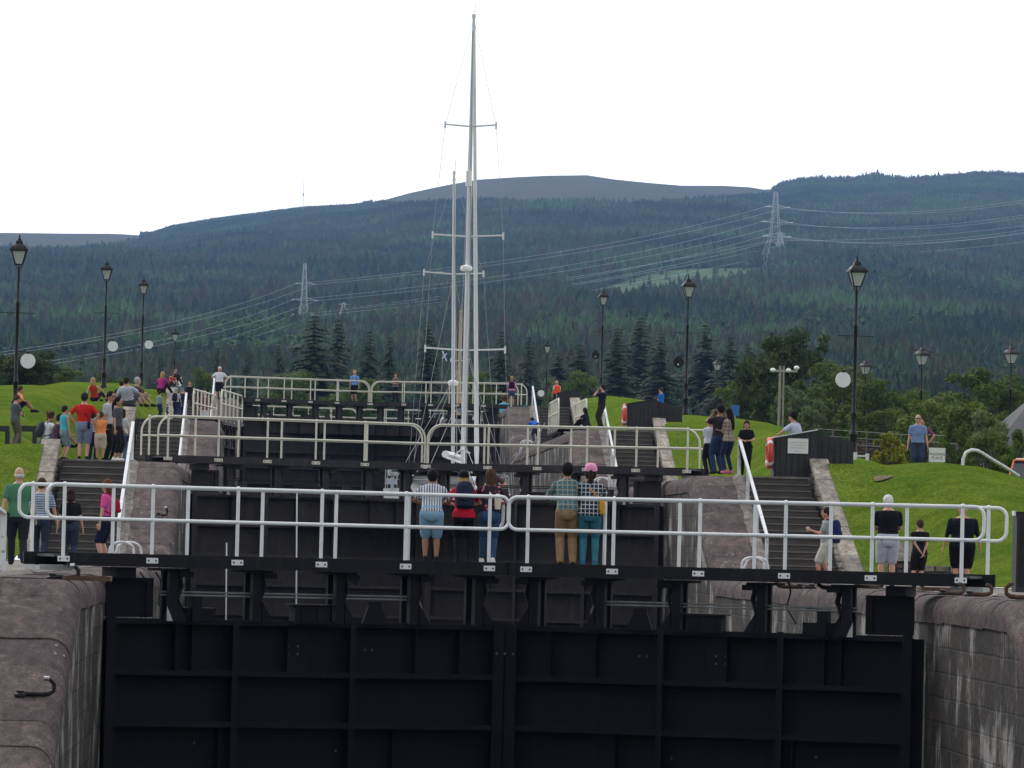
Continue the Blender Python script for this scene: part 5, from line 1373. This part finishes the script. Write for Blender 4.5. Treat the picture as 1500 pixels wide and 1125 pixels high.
        for k, ln in enumerate((.062,.075,.078,.060)):
            o_ = wr + d*.085 + sd_*(.030-.020*k); k1 = o_ + d*ln*.5 + curl*.006; k2 = k1 + d*ln*.40 + curl*.026
            ex.tube([o_-d*.01, k1, k2], [.0095,.0088,.007], 6)
        t0 = wr + d*.03 + sd_*.036; ex.tube([t0, t0+d*.028+sd_*.022+curl*.006, t0+d*.058+sd_*.026+curl*.016], [.012,.010,.008], 6)
    ex.m = 1
    for s in (-1,1): ex.ell(hc+TH@Vector((s*.030,.083,.012)), (.012,.007,.006), 8, 5, TH); ex.ell(hc+TH@Vector((s*.030,.086,.030)), (.018,.006,.004), 6, 4, TH)
    ex.m = 2; ex.ell(hc+TH@Vector((0,.086,-.062)), (.022,.008,.006), 8, 5, TH)
    part('body', b, [skinm(tone), M_eye, M_lip], ex)
    # upper clothing
    g = MB(); trunk(g, hem, 1.46, .014, .008)
    if hem > .9 or pose.startswith('sit'): pass
    fr = {'short':(.62,0),'long':(1,.92),'none':(.0,0),'half':(1,.25)}[sleeve]
    for (a, el, wr, s) in armsP:
        if fr[0] > 0: e1 = a.lerp(el, fr[0]); tube2(g, [a, e1], [.058*w**.6, .056*w**.8 if fr[0] < 1 else .047])
        if fr[1] > 0: tube2(g, [el, el.lerp(wr, fr[1])], [.047, .037])
    sm_ = part('shirt', g, shirt)
    if over: part('vest', (lambda q: (trunk(q, 1.03 if over[1] else .94, 1.46, .028), q)[1])(MB()), over[0])
    # lower clothing
    kind, lm = legs; g = MB(); inf = {'skinny':.008,'long':.020,'shorts':.026,'short':.018,'crop':.012}[kind]
    rs = [ring(pel + Vector((0,0,zz-.93)) if zz < .95 else up((0,0,zz)), a*w+inf*.6, d*(1+(w-1)*1.2)+inf*.6, Matrix.Identity(3) if zz < .95 else T) for (zz, a, d) in [(.775,hipw*.60,.085),(.84,hipw*.98,.112),(.90,hipw,.118),(.97,hipw*.99,.115),(1.02,lerp(hipw,wst,.6),.106)]]
    g.loft(rs)
    for (hip, kn, an, s) in legsP:
        tube2(g, [hip, hip.lerp(kn,.5)], [.090*w+inf*.5,.076*w+inf])
        if kind == 'short': tube2(g, [hip, hip.lerp(kn,.45)], [.092*w+inf*.5,.080*w+inf]); continue
        tube2(g, [hip.lerp(kn,.5), hip.lerp(kn,.92)], [.074*w+inf,.062*w+inf])
        if kind in ('skinny','long','crop'):
            e1 = kn.lerp(an, 1.02 if kind != 'crop' else .55); tube2(g, [kn, kn.lerp(an,.35), e1], [.054+inf,.055+inf,.036+inf*1.3 if kind != 'crop' else .05+inf])
    part({'skinny':'leggings','long':'trousers','shorts':'shorts','short':'shorts','crop':'leggings'}[kind], g, lm)
    # shoes
    for (hip, kn, an, s) in legsP:
        g = MB(); c = an+Vector((0,.05,-.045)); g.ell(c, (.048,.135,.045), 12, 8); g.ell(an+Vector((0,-.01,-.01)), (.045,.05,.05), 10, 6)
        g.v = [tuple(Vector((q[0], q[1], max(q[2], an.z-.086)))*S) for q in g.v]; g.build('shoe', shoes or M_shoeD, root)
    # hair
    hk, hcol = hair; hm_ = hairm(hcol or 'brown'); g = MB(); H_ = lambda q: hc + TH @ Vector(q)
    if hk != 'bald':
        g.ell(H_((0,-.014,.024)), (.090,.097,.108), 14, 10, TH)
        if hk == 'short': g.ell(H_((0,-.045,-.01)), (.074,.058,.075), 12, 8, TH)
        if hk in ('long','bob','bun','pony'): g.ell(H_((0,-.045,-.02)), (.083,.065,.095), 12, 8, TH)
        if hk in ('long','bob'):
            ln = .34 if hk == 'long' else .14
            tube2(g, [H_((0,-.06,-.03)), H_((0,-.075,-.03-ln*.5))+Vector((0,-.01,0)), H_((0,-.085,-.03-ln))+Vector((0,-.02,0))], [.075,.078,.045])
            for s in (-1,1): tube2(g, [H_((s*.066,-.02,.0)), H_((s*.072,-.03,-.12))], [.028,.026])
        if hk == 'pony': tube2(g, [H_((0,-.10,.03)), H_((0,-.145,-.08)), H_((0,-.15,-.36))], [.034,.042,.018])
        if hk == 'bun': g.ell(H_((0,-.11,.06)), (.042,.042,.042), 10, 8)
        if hk == 'curly':
            rr_ = random.Random(int(px)); 
            for _ in range(26):
                a = rr_.uniform(0, 2*PI); zz = rr_.uniform(-.10,.12); 
                if math.sin(a) > .45 and zz < .06: continue
                g.ell(H_((.088*math.cos(a), -.02+.09*math.sin(a), zz)), (.032,.032,.032), 6, 5)
        part('hair', g, hm_, v=vox*.9, sm=1)
    elif hcol:
        g.ell(H_((0,-.028,-.02)), (.080,.075,.045), 12, 8, TH); part('hair', g, hm_, v=vox*.9, sm=1)
    if cap:
        g = MB(); n = 14
        g.loft([[H_((.092*math.cos(2*PI*k/n)*q, .108*math.sin(2*PI*k/n)*q-.010, zz)) for k in range(n)] for q, zz in ((1.0,.028),(1.0,.06),(.9,.10),(.6,.132),(.05,.142))])
        g.ell(H_((0,.125,.040)), (.066,.075,.010), 12, 6, TH)
        g.v = [tuple(Vector(q)*S) for q in g.v]; g.build('cap', cap, root)
    if glasses:
        g = MB()
        for s in (-1,1): g.ell(H_((s*.033,.096,.012)), (.027,.009,.018), 10, 6, TH); g.bar(H_((s*.062,.09,.016)), H_((s*.078,-.0,.016)), .006, .008)
        g.bar(H_((-.012,.10,.016)), H_((.012,.10,.016)), .006, .006); g.v = [tuple(Vector(q)*S) for q in g.v]; g.build('sunglasses', M_win, root)
    root['_s'] = S
    return dict(root=root, S=S, up=up, T=T, arms=armsP, X=X, Y=Y, z=z, h=heading, pel=pel, w=w)
def carried(P, name, label, cat, mbs):
    """mbs: list of (part name, MB in the person's unit space, material)"""
    e = empty(name, (P['X'], P['Y'], P['z']), P['h'], label, cat)
    for nm, mb, mt in mbs: mb.v = [tuple(Vector(q)*P['S']) for q in mb.v]; mb.build(nm, mt, e)
def rucksack(P, label, mt, size=1.0):
    up, T = P['up'], P['T']; m = MB(); c = up((0,-.20*P['w'],1.22)); n = 14; rs = []
    for zz, a, d in ((-.24,.08,.03),(-.22,.14,.075),(-.05,.155,.095),(.10,.145,.085),(.19,.11,.06),(.22,.05,.02)):
        rs.append([c + T @ Vector((a*size*(abs(math.cos(t))**.6*(1 if math.cos(t)>0 else -1)), d*size*(abs(math.sin(t))**.7*(1 if math.sin(t)>0 else -1)), zz*size)) for t in [2*PI*k/n for k in range(n)]])
    m.loft(rs); pk = MB(); pk.ell(c+T@Vector((0,-.09*size,-.09)), (.10*size,.035,.085*size), 12, 8, T)
    st = MB()
    for s in (-1,1): st.tube([up((s*.08,-.12,1.42)), up((s*.10,-.02,1.49)), up((s*.105,.10,1.40)), up((s*.12,.125,1.25)), up((s*.15,.02,1.12)), up((s*.11,-.12,1.06))], .016, 6)
    carried(P, 'rucksack', label, 'rucksack', [('bag', m, mt), ('front_pocket', pk, mt), ('strap', st, mt)])
def shoulderbag(P, label, mt, side=1, size=1.0, pos=(.20,-.06,.92), strap=True, shape='bag'):
    up = P['up']; m = MB(); c = up((side*pos[0], pos[1], pos[2]))
    m.loft([[c + Vector((.045*a*size*math.cos(t), .10*a*size*math.sin(t), zz*size)) for t in [2*PI*k/12 for k in range(12)]] for zz, a in ((-.12,.3),(-.11,.9),(0,1.05),(.09,.9),(.11,.5))])
    ps = [('bag', m, mt)]
    if strap:
        st = MB(); st.tube([c+Vector((0,0,.10*size)), up((side*.13,-.145,1.12)), up((0,-.135,1.28)), up((-side*.10,-.07,1.475)), up((-side*.08,.09,1.42)), up((side*.06,.15,1.2)), c+Vector((0,.03,.09*size))], .010, 6); ps.append(('strap', st, mt))
    carried(P, 'shoulder_bag', label, 'bag', ps)
def held(P, name, label, cat, which, build, mt):
    a, el, wr, s = P['arms'][which]; m = MB(); d = (wr-el).normalized(); build(m, wr + d*.09); carried(P, name, label, cat, [('casing', m, mt)])
DY = lambda x: G[1] + 2.2*(1-min(abs(x),HW)/HW)
D1 = LV[1]+.31
DEN = cloth((122,160,186)); JEAN = cloth((38,48,72)); JEAN2 = cloth((52,78,112)); BLK = cloth((24,24,30)); NAVY = cloth((26,30,52)); KHA = cloth((150,126,92)); GREYS = cloth((92,98,110)); WHITE = cloth((212,214,218)); RED = cloth((190,40,34))
A = 0.0; B_ = PI
# ---- on the nearest gates, leaning on the rear rail
p = person(634, 687, 82.55, D1, -.02, 'rail', cloth((196,202,208), 'stripes', (62,66,84), 24), ('shorts', DEN), ('short','black'), 'man in striped shirt and pale denim shorts leaning on the nearest gate railing', 'tan', 1.1, near=True, hem=.84)
p = person(680, 690, 82.95, D1, .06, 'rail', cloth((196,28,62)), ('skinny', BLK), ('bob','blonde'), 'woman in red top and black cap with a dark rucksack on the nearest gate', 'fair', 1.05, near=True, cap=BLK, hem=.86)
rucksack(p, 'large dark rucksack on the back of the woman in the red top', cloth((30,36,54)), 1.15)
p = person(716, 687, 82.95, D1, -.10, 'railw', cloth((44,34,44), 'dots', (170,100,110), 14), ('skinny', JEAN2), ('long','brown'), 'brown-haired woman in dark floral top and jeans at the mitre of the nearest gates', 'fair', 1.0, near=True, shoes=M_shoeW)
shoulderbag(p, 'pale bag with a long strap worn by the woman in the floral top', cloth((206,196,182)), 1, 1.25, (.15,-.17,1.10))
p = person(832, 677, 82.85, D1, .05, 'rail', cloth((66,104,116), 'plaid', (146,142,120), 13), ('long', cloth((140,116,86))), ('short','black'), 'man in green plaid shirt and khaki trousers on the nearest gates', 'mid', 1.02, sleeve='long', near=True, hem=.82)
q = MB()
p2 = person(866, 680, 82.75, D1, -.06, 'rail', cloth((30,36,46), 'plaid', (170,178,182), 15), ('skinny', cloth((52,112,130))), ('pony','dark'), 'woman in pink cap, long ponytail and black checked shirt on the nearest gates', 'mid', 1.0, sleeve='long', near=True, cap=cloth((224,150,184)), hem=.82, shoes=cloth((40,104,130)))
shoulderbag(p2, 'mustard yellow bag on the hip of the woman in the pink cap', cloth((196,142,42)), 1, 1.05, (.20,-.08,.98))
# ---- at the left, walking to the steps
person(29, 684, 98, LV[1]+.03, .15, 'walk', cloth((74,122,96)), ('long', cloth((34,38,46))), ('bald','white'), 'balding man in green shirt and dark trousers walking away at the left edge', 'fair', 1.1, near=True, hem=.84)
person(61, 700, 100, LV[1]+.03, -.1, 'walk', cloth((172,184,200), 'hoops', (70,90,130), 22), ('skinny', cloth((42,50,72))), ('short','brown'), 'woman in blue and white patterned top beside the man in green', 'fair', 1.08, near=True)
person(104, 716, 101, LV[1]+.03, 0.0, 'stand', BLK, ('long', cloth((48,58,78))), ('bob','dark'), 'short dark-haired woman in black top and jeans seen through the white railing', 'fair', 1.1, near=True)
p = person(158, 702, 104, LV[1]+.03, 1.25, 'stand', cloth((206,84,150)), ('shorts', NAVY), ('bob','red'), 'woman in pink top and navy shorts turned left at the foot of the steps', 'fair', 1.0, near=True)
rucksack(p, 'small red rucksack on the back of the woman in pink', cloth((150,26,52)), .6)
# ---- at the right
p = person(1212, 743, 101, LV[1]+.03, 1.35, 'cup', cloth((150,156,158)), ('shorts', cloth((190,188,176))), ('short','dark'), 'man in grey shirt and pale shorts drinking from a cup at the right steps', 'red', 1.0, near=True, shoes=M_shoeB)
rucksack(p, 'navy rucksack on the back of the man with the cup', cloth((34,42,84)), 1.2)
held(p, 'paper_cup', 'paper cup in the hand of the man with the blue rucksack', 'cup', 0, lambda m, c: m.lathe([(.028,-.05),(.036,.05),(.03,.055)], c, 10), cloth((214,196,176)))
person(1302, 726, 92, LV[1]+.03, .05, 'phone', cloth((22,22,28)), ('shorts', cloth((186,190,208))), ('short','white'), 'white-haired man in black shirt and white shorts seen from behind', 'fair', 1.14, near=True, shoes=M_shoeD, hem=.84)
person(1348, 761, 94, LV[1]+.03, .25, 'back', cloth((22,20,26)), ('shorts', cloth((30,28,34))), ('short','brown'), 'boy in black shirt with red trim, hands clasped behind his back', 'fair', 1.1, near=True, hem=.84)
person(1411, 737, 92, LV[1]+.03, -.05, 'stand', cloth((20,22,32)), ('shorts', cloth((18,18,26))), ('bald',None), 'large bald man in loose black shirt and shorts at the right railing end', 'red', 1.38, near=True, hem=.80, sleeve='half')
# ---- second gates, right
z2 = LV[2]+.03
person(1041, 612, 128.5, z2, .55, 'folded', cloth((206,212,226)), ('long', cloth((28,30,46))), ('short','dark'), 'man in white shirt and navy trousers half hidden left of the couple', 'mid', 1.1)
p = person(1054, 592, 128.0, z2, .65, 'camera', cloth((50,42,50)), ('long', cloth((42,62,92))), ('short','black'), 'man in dark shirt and jeans holding up a camera at the second gates', 'tan', 1.05)
held(p, 'camera', 'black camera held up by the man in jeans', 'camera', 0, lambda m, c: (m.box(c+Vector((.06,0,0)), (.13,.06,.09)), m.tube([c+Vector((.06,.03,0)), c+Vector((.06,.12,0))], .035, 10)), M_iron)
person(1069, 598, 127.5, z2, .75, 'folded', cloth((150,140,128), 'plaid', (110,96,84), 11), ('skinny', cloth((34,42,72))), ('long','black'), 'woman with long black hair in a beige checked jacket beside the handrail', 'mid', .98, sleeve='long', hem=.86, shoes=cloth((190,110,130)))
p = person(1094, 616, 130.2, z2, PI-.1, 'phone', cloth((24,22,26)), ('skinny', cloth((24,22,28))), ('bob','brown'), 'woman in black looking down at her phone beside the red lifebuoy', 'fair', 1.04, hem=.80)
shoulderbag(p, 'black bag on the hip of the woman looking at her phone', BLK, 1, 1.2, (.17,.08,.95))
p = person(1166, 603, 132.4, z2, .95, 'lean2', cloth((176,184,204)), ('long', cloth((40,44,60))), ('short','black'), 'man in white printed shirt leaning on the black boarded box', 'red', 1.08, cap=BLK, hem=.84)
person(1345, 607, 150, gz(14.5,150), PI, 'stand', cloth((112,136,178)), ('long', cloth((48,58,84))), ('bald','grey'), 'balding man in blue polo shirt and sunglasses facing the camera on the grass', 'fair', 1.08, glasses=True)
person(1351, 611, 153, gz(14.6,153), PI-.3, 'hips', cloth((112,70,90)), ('long', cloth((40,40,48))), ('short','dark'), 'person in mauve top mostly hidden behind the man in the blue polo', 'red', 1.1)
# ---- second gates, left: the group at the head of the steps
p = person(124, 575, 132.5, z2, -.10, 'hips', RED, ('shorts', cloth((120,130,160))), ('short','dark'), 'tall man in red shirt and blue shorts at the head of the left steps', 'fair', 1.08, near=True)
shoulderbag(p, 'small black bag slung from the man in the red shirt', BLK, 1, .8, (.15,-.14,.92))
person(148, 603, 132.5, z2, .0, 'folded', cloth((232,146,84)), ('shorts', cloth((200,186,170))), ('short','brown'), 'child in orange hooded top and pale shorts', 'mid', 1.1, sleeve='long')
person(137, 598, 134, z2, -.2, 'stand', cloth((190,196,206), 'hoops', (40,46,70), 26), ('long', JEAN), ('bob','dark'), 'child in striped top half hidden behind the man in red', 'mid', .95)
p = person(162, 573, 133, z2, -2.2, 'stand', cloth((176,180,188)), ('long', cloth((28,30,40))), ('short','black'), 'dark-haired man with glasses and grey shirt turning toward the camera', 'mid', 1.08, glasses=True, near=True)
person(173, 581, 131.8, z2, -2.0, 'stand', cloth((74,76,86)), ('crop', cloth((28,28,34))), ('pony','black'), 'woman in dark grey shirt looking back over her shoulder', 'mid', .95, shoes=M_shoeW, near=True)
p = person(180, 599, 134, z2, -.3, 'stand', cloth((186,190,192)), ('long', cloth((84,98,122))), ('bob','dark'), 'small person in pale top and jeans at the right of the group', 'mid', .9)
shoulderbag(p, 'purple patterned bag hanging beside the group at the left steps', cloth((64,44,84)), 1, 1.0, (.24,0,.80), strap=False)
person(95, 594, 133, z2, -.9, 'stand', cloth((70,178,196)), ('shorts', cloth((120,140,150))), ('short','dark'), 'boy in turquoise sleeveless shirt standing by the kerb wall', 'fair', .92, sleeve='none', near=True)
person(81, 606, 133.2, z2+.35, -1.0, 'sit', cloth((94,60,80), 'check', (40,40,60), 9), ('shorts', NAVY), ('short','dark'), 'boy in maroon patterned shirt seated on the kerb wall', 'fair', .95)
p = person(67, 602, 133.8, z2+.35, -1.1, 'sit', cloth((214,216,222)), ('shorts', JEAN2), ('curly','brown'), 'curly-haired woman in white shirt seated on the kerb wall with a rucksack', 'mid', 1.02, near=True)
rucksack(p, 'dark grey rucksack on the back of the seated curly-haired woman', cloth((50,54,62)), .9)
p = person(23, 579, 139, gz(-13.4,139), -.9, 'phone', cloth((84,90,98)), ('long', cloth((92,88,80))), ('short','brown'), 'man in grey shirt looking at his phone by the black benches', 'fair', 1.02, near=True)
held(p, 'phone', 'phone in the hands of the man in grey', 'phone', 1, lambda m, c: m.box(c, (.07,.012,.14)), M_iron)
person(24, 565, 172, gz(-13.9,172)+.0, -1.4, 'sit', cloth((236,140,110)), ('shorts', BLK), ('short','brown'), 'person in salmon pink shirt seated on the mound behind the nearest left lamp', 'mid', 1.08)
# ---- sitting on the left mound and walking beyond
person(139, 553, 186, gz(-12.2,186)-.0, -.5, 'sitback', cloth((170,52,40)), ('crop', BLK), ('bob','blonde'), 'blonde woman in a strappy red top sitting on the mound', 'fair', 1.0, sleeve='none')
person(188, 553, 187, LV[3]+.42, -.4, 'sitback', cloth((140,148,170), 'check', (190,194,206), 9), ('shorts', cloth((60,64,70))), ('short','dark'), 'broad man in blue checked shirt sitting at the top of the third kerb wall', 'fair', 1.25)
person(196, 552, 188.5, LV[3]+.45, -.9, 'sit', cloth((80,70,66)), ('shorts', cloth((160,150,140))), ('short','grey'), 'grey-haired person sitting just right of the man in the checked shirt', 'fair', 1.0)
person(178, 558, 190, LV[3]+.6, 0, 'sit', cloth((60,52,56)), ('long', BLK), ('short','dark'), 'child behind the left shoulder of the man in the checked shirt', 'fair', .9)
person(236, 544, 247, gz(-11.2,247)+.0, -.5, 'sit', cloth((170,50,130)), ('long', BLK), ('bob','blonde'), 'blonde person in magenta top sitting at the mound top', 'fair', 1.0, sleeve='long')
person(251, 547, 245, LV[4]+.5, -2.4, 'sit', RED, ('shorts', cloth((60,50,50))), ('curly','red'), 'red-haired woman in red top sitting above the fourth steps', 'fair', 1.0)
person(255, 539, 247, LV[4]+.6, -2.6, 'sit', cloth((40,40,48)), ('long', BLK), ('short','brown'), 'person in black behind the red-haired woman', 'fair', 1.0)
person(234, 573, 190, LV[3]+.03, -.8, 'stand', cloth((130,142,148)), ('long', cloth((40,60,84))), ('short','dark'), 'child in grey hooded top at the head of the third left steps', 'fair', 1.0, sleeve='long')
person(245, 592, 187, LV[3]+.0, -.8, 'stand', cloth((60,84,130)), ('long', cloth((50,60,90))), ('short','brown'), 'small child in blue beside the child in grey', 'fair', 1.0)
p = person(258, 568, 189, LV[3]+.03, -.3, 'walk', cloth((176,182,190)), ('long', cloth((38,48,80))), ('short','grey'), 'person in pale cap with round dark rucksack at the third left steps', 'fair', 1.0, cap=cloth((150,160,176)))
rucksack(p, 'round dark rucksack of the person in the pale cap', cloth((36,34,50)), 1.0)
person(266, 568, 191, LV[3]+.03, -.9, 'walk', cloth((38,44,62)), ('long', cloth((34,46,80))), ('short','grey'), 'man in dark blue jacket and cap at the third left steps', 'fair', 1.12, sleeve='long', cap=cloth((92,110,136)))
person(278, 557, 243, LV[4]-.2, PI, 'sitdown', cloth((44,36,42)), ('long', cloth((50,40,40))), ('short','dark'), 'dark-haired person in black vest seated left of the open gate railing', 'fair', 1.0)
person(301, 570, 215, LV[3]+.03, PI-.2, 'hips', cloth((100,62,60)), ('skinny', cloth((186,188,200))), ('bob','dark'), 'woman in white trousers seen through the open left gate railing', 'fair', 1.0)
# ---- high gates
person(322, 537, 250.5, LV[4]+.02, PI, 'hips', cloth((216,218,226)), ('shorts', BLK), ('short','white'), 'white-haired man in white shirt and black shorts, hands on his hips', 'red', 1.18)
d4 = LV[4]+.31
p = person(520, 542, 259.4, d4, PI-.3, 'stand', cloth((104,150,210)), ('shorts', BLK), ('short','blonde'), 'blond walker in light blue shirt and black shorts on the high gate', 'fair', .98)
rucksack(p, 'dark red rucksack of the blond walker on the high gate', cloth((84,40,70)), .9)
person(580, 546, 259.4, d4, PI, 'folded', cloth((120,104,100), 'dots', (60,60,66), 12), ('long', cloth((40,34,48))), ('curly','red'), 'red-haired woman leaning on the high gate railing, arms folded', 'fair', 1.05)
person(750, 551, 250.2, LV[4]+.02, 0, 'stand', cloth((226,140,190)), ('short', cloth((70,84,112))), ('bun','blonde'), 'woman in pink vest and short denim shorts on the right coping by the high gates', 'mid', 1.0, over=(cloth((40,30,50)), True))
person(739, 579, 262, LV[4]-.35, 0, 'sit', cloth((96,186,206)), ('long', BLK), ('short','brown'), 'seated person in pale turquoise left of the woman in pink', 'mid', 1.0, sleeve='long')
person(763, 582, 262, LV[4]-.35, 0, 'sit', cloth((30,120,126)), ('long', BLK), ('bob','brown'), 'seated person in dark teal right of the woman in pink', 'fair', 1.0)
person(816, 557, 252, LV[4]+.02, .5, 'stand', cloth((190,186,184)), ('long', cloth((60,58,60))), ('bald','grey'), 'man in bright orange life jacket by the farthest black box', 'fair', 1.08, over=(cloth((250,90,50)), False))
p = person(882, 563, 187.6, LV[3]+.02, 1.25, 'camera', cloth((28,30,46)), ('long', cloth((48,46,44))), ('short','dark'), 'bearded man in navy shirt photographing to the left beside the third right handrail', 'fair', 1.08, near=True)
held(p, 'camera', 'small dark camera at the face of the man in navy', 'camera', 0, lambda m, c: m.box(c+Vector((.05,0,.02)), (.12,.06,.08)), M_iron)
person(861, 597, 186.8, LV[3]+.02, .9, 'sit', cloth((34,34,52)), ('long', BLK), ('long','dark'), 'long-haired woman in navy sitting on the right coping by the third handrail', 'fair', 1.0)
person(787, 611, 241.5, lerp(LV[3],LV[4],.22), .5, 'bend', cloth((34,100,186)), ('long', cloth((60,64,88))), ('short','dark'), 'person in bright blue jacket bending over on the right coping', 'fair', 1.15, sleeve='long')
person(969, 568, 196, LV[3]+.55, 1.2, 'folded', cloth((34,104,190)), ('long', BLK), ('short','brown'), 'man in blue shirt behind the black box of the third flight', 'fair', 1.05)
person(719, 678, 150.0, 1.95, PI, 'sit', cloth((80,60,60)), ('long', BLK), ('short','brown'), 'head of a person aboard the nearest yacht below the second gate', 'mid', 1.0)

# ---- one shared evaluation of every voxel surface and every lettering
dg = bpy.context.evaluated_depsgraph_get(); dg.update()
def joinmesh(o, me, extra):
    mats = [m for m in o.data.materials]
    if extra is not None:
        b = len(me.vertices); bm = bmesh.new(); bm.from_mesh(me)
        for f in bm.faces: f.material_index = 0; f.smooth = True
        vs = [bm.verts.new(q) for q in extra.v]
        for f, mi in zip(extra.f, extra.mi):
            try: nf = bm.faces.new([vs[i] for i in f]); nf.material_index = mi; nf.smooth = True
            except ValueError: pass
        bmesh.ops.recalc_face_normals(bm, faces=bm.faces[:]); bm.to_mesh(me); bm.free()
    me.materials.clear()
    for m in mats: me.materials.append(m)
res = []
for o, extra in PEND: res.append((o, extra, bpy.data.meshes.new_from_object(o.evaluated_get(dg), depsgraph=dg)))
tx = [(o, bpy.data.meshes.new_from_object(o.evaluated_get(dg), depsgraph=dg)) for o in PT]
for o, extra, me in res:
    o.modifiers.clear(); joinmesh(o, me, extra); o.data = me
for o, me in tx:
    n = bpy.data.objects.new('lettering', me); COL.objects.link(n); n.parent = o.parent; n.location = o.location; n.rotation_euler = o.rotation_euler
    if not me.materials: me.materials.append(o.data.materials[0])
    bpy.data.objects.remove(o)
for o in bpy.data.objects:
    if '_s' in o: del o['_s']
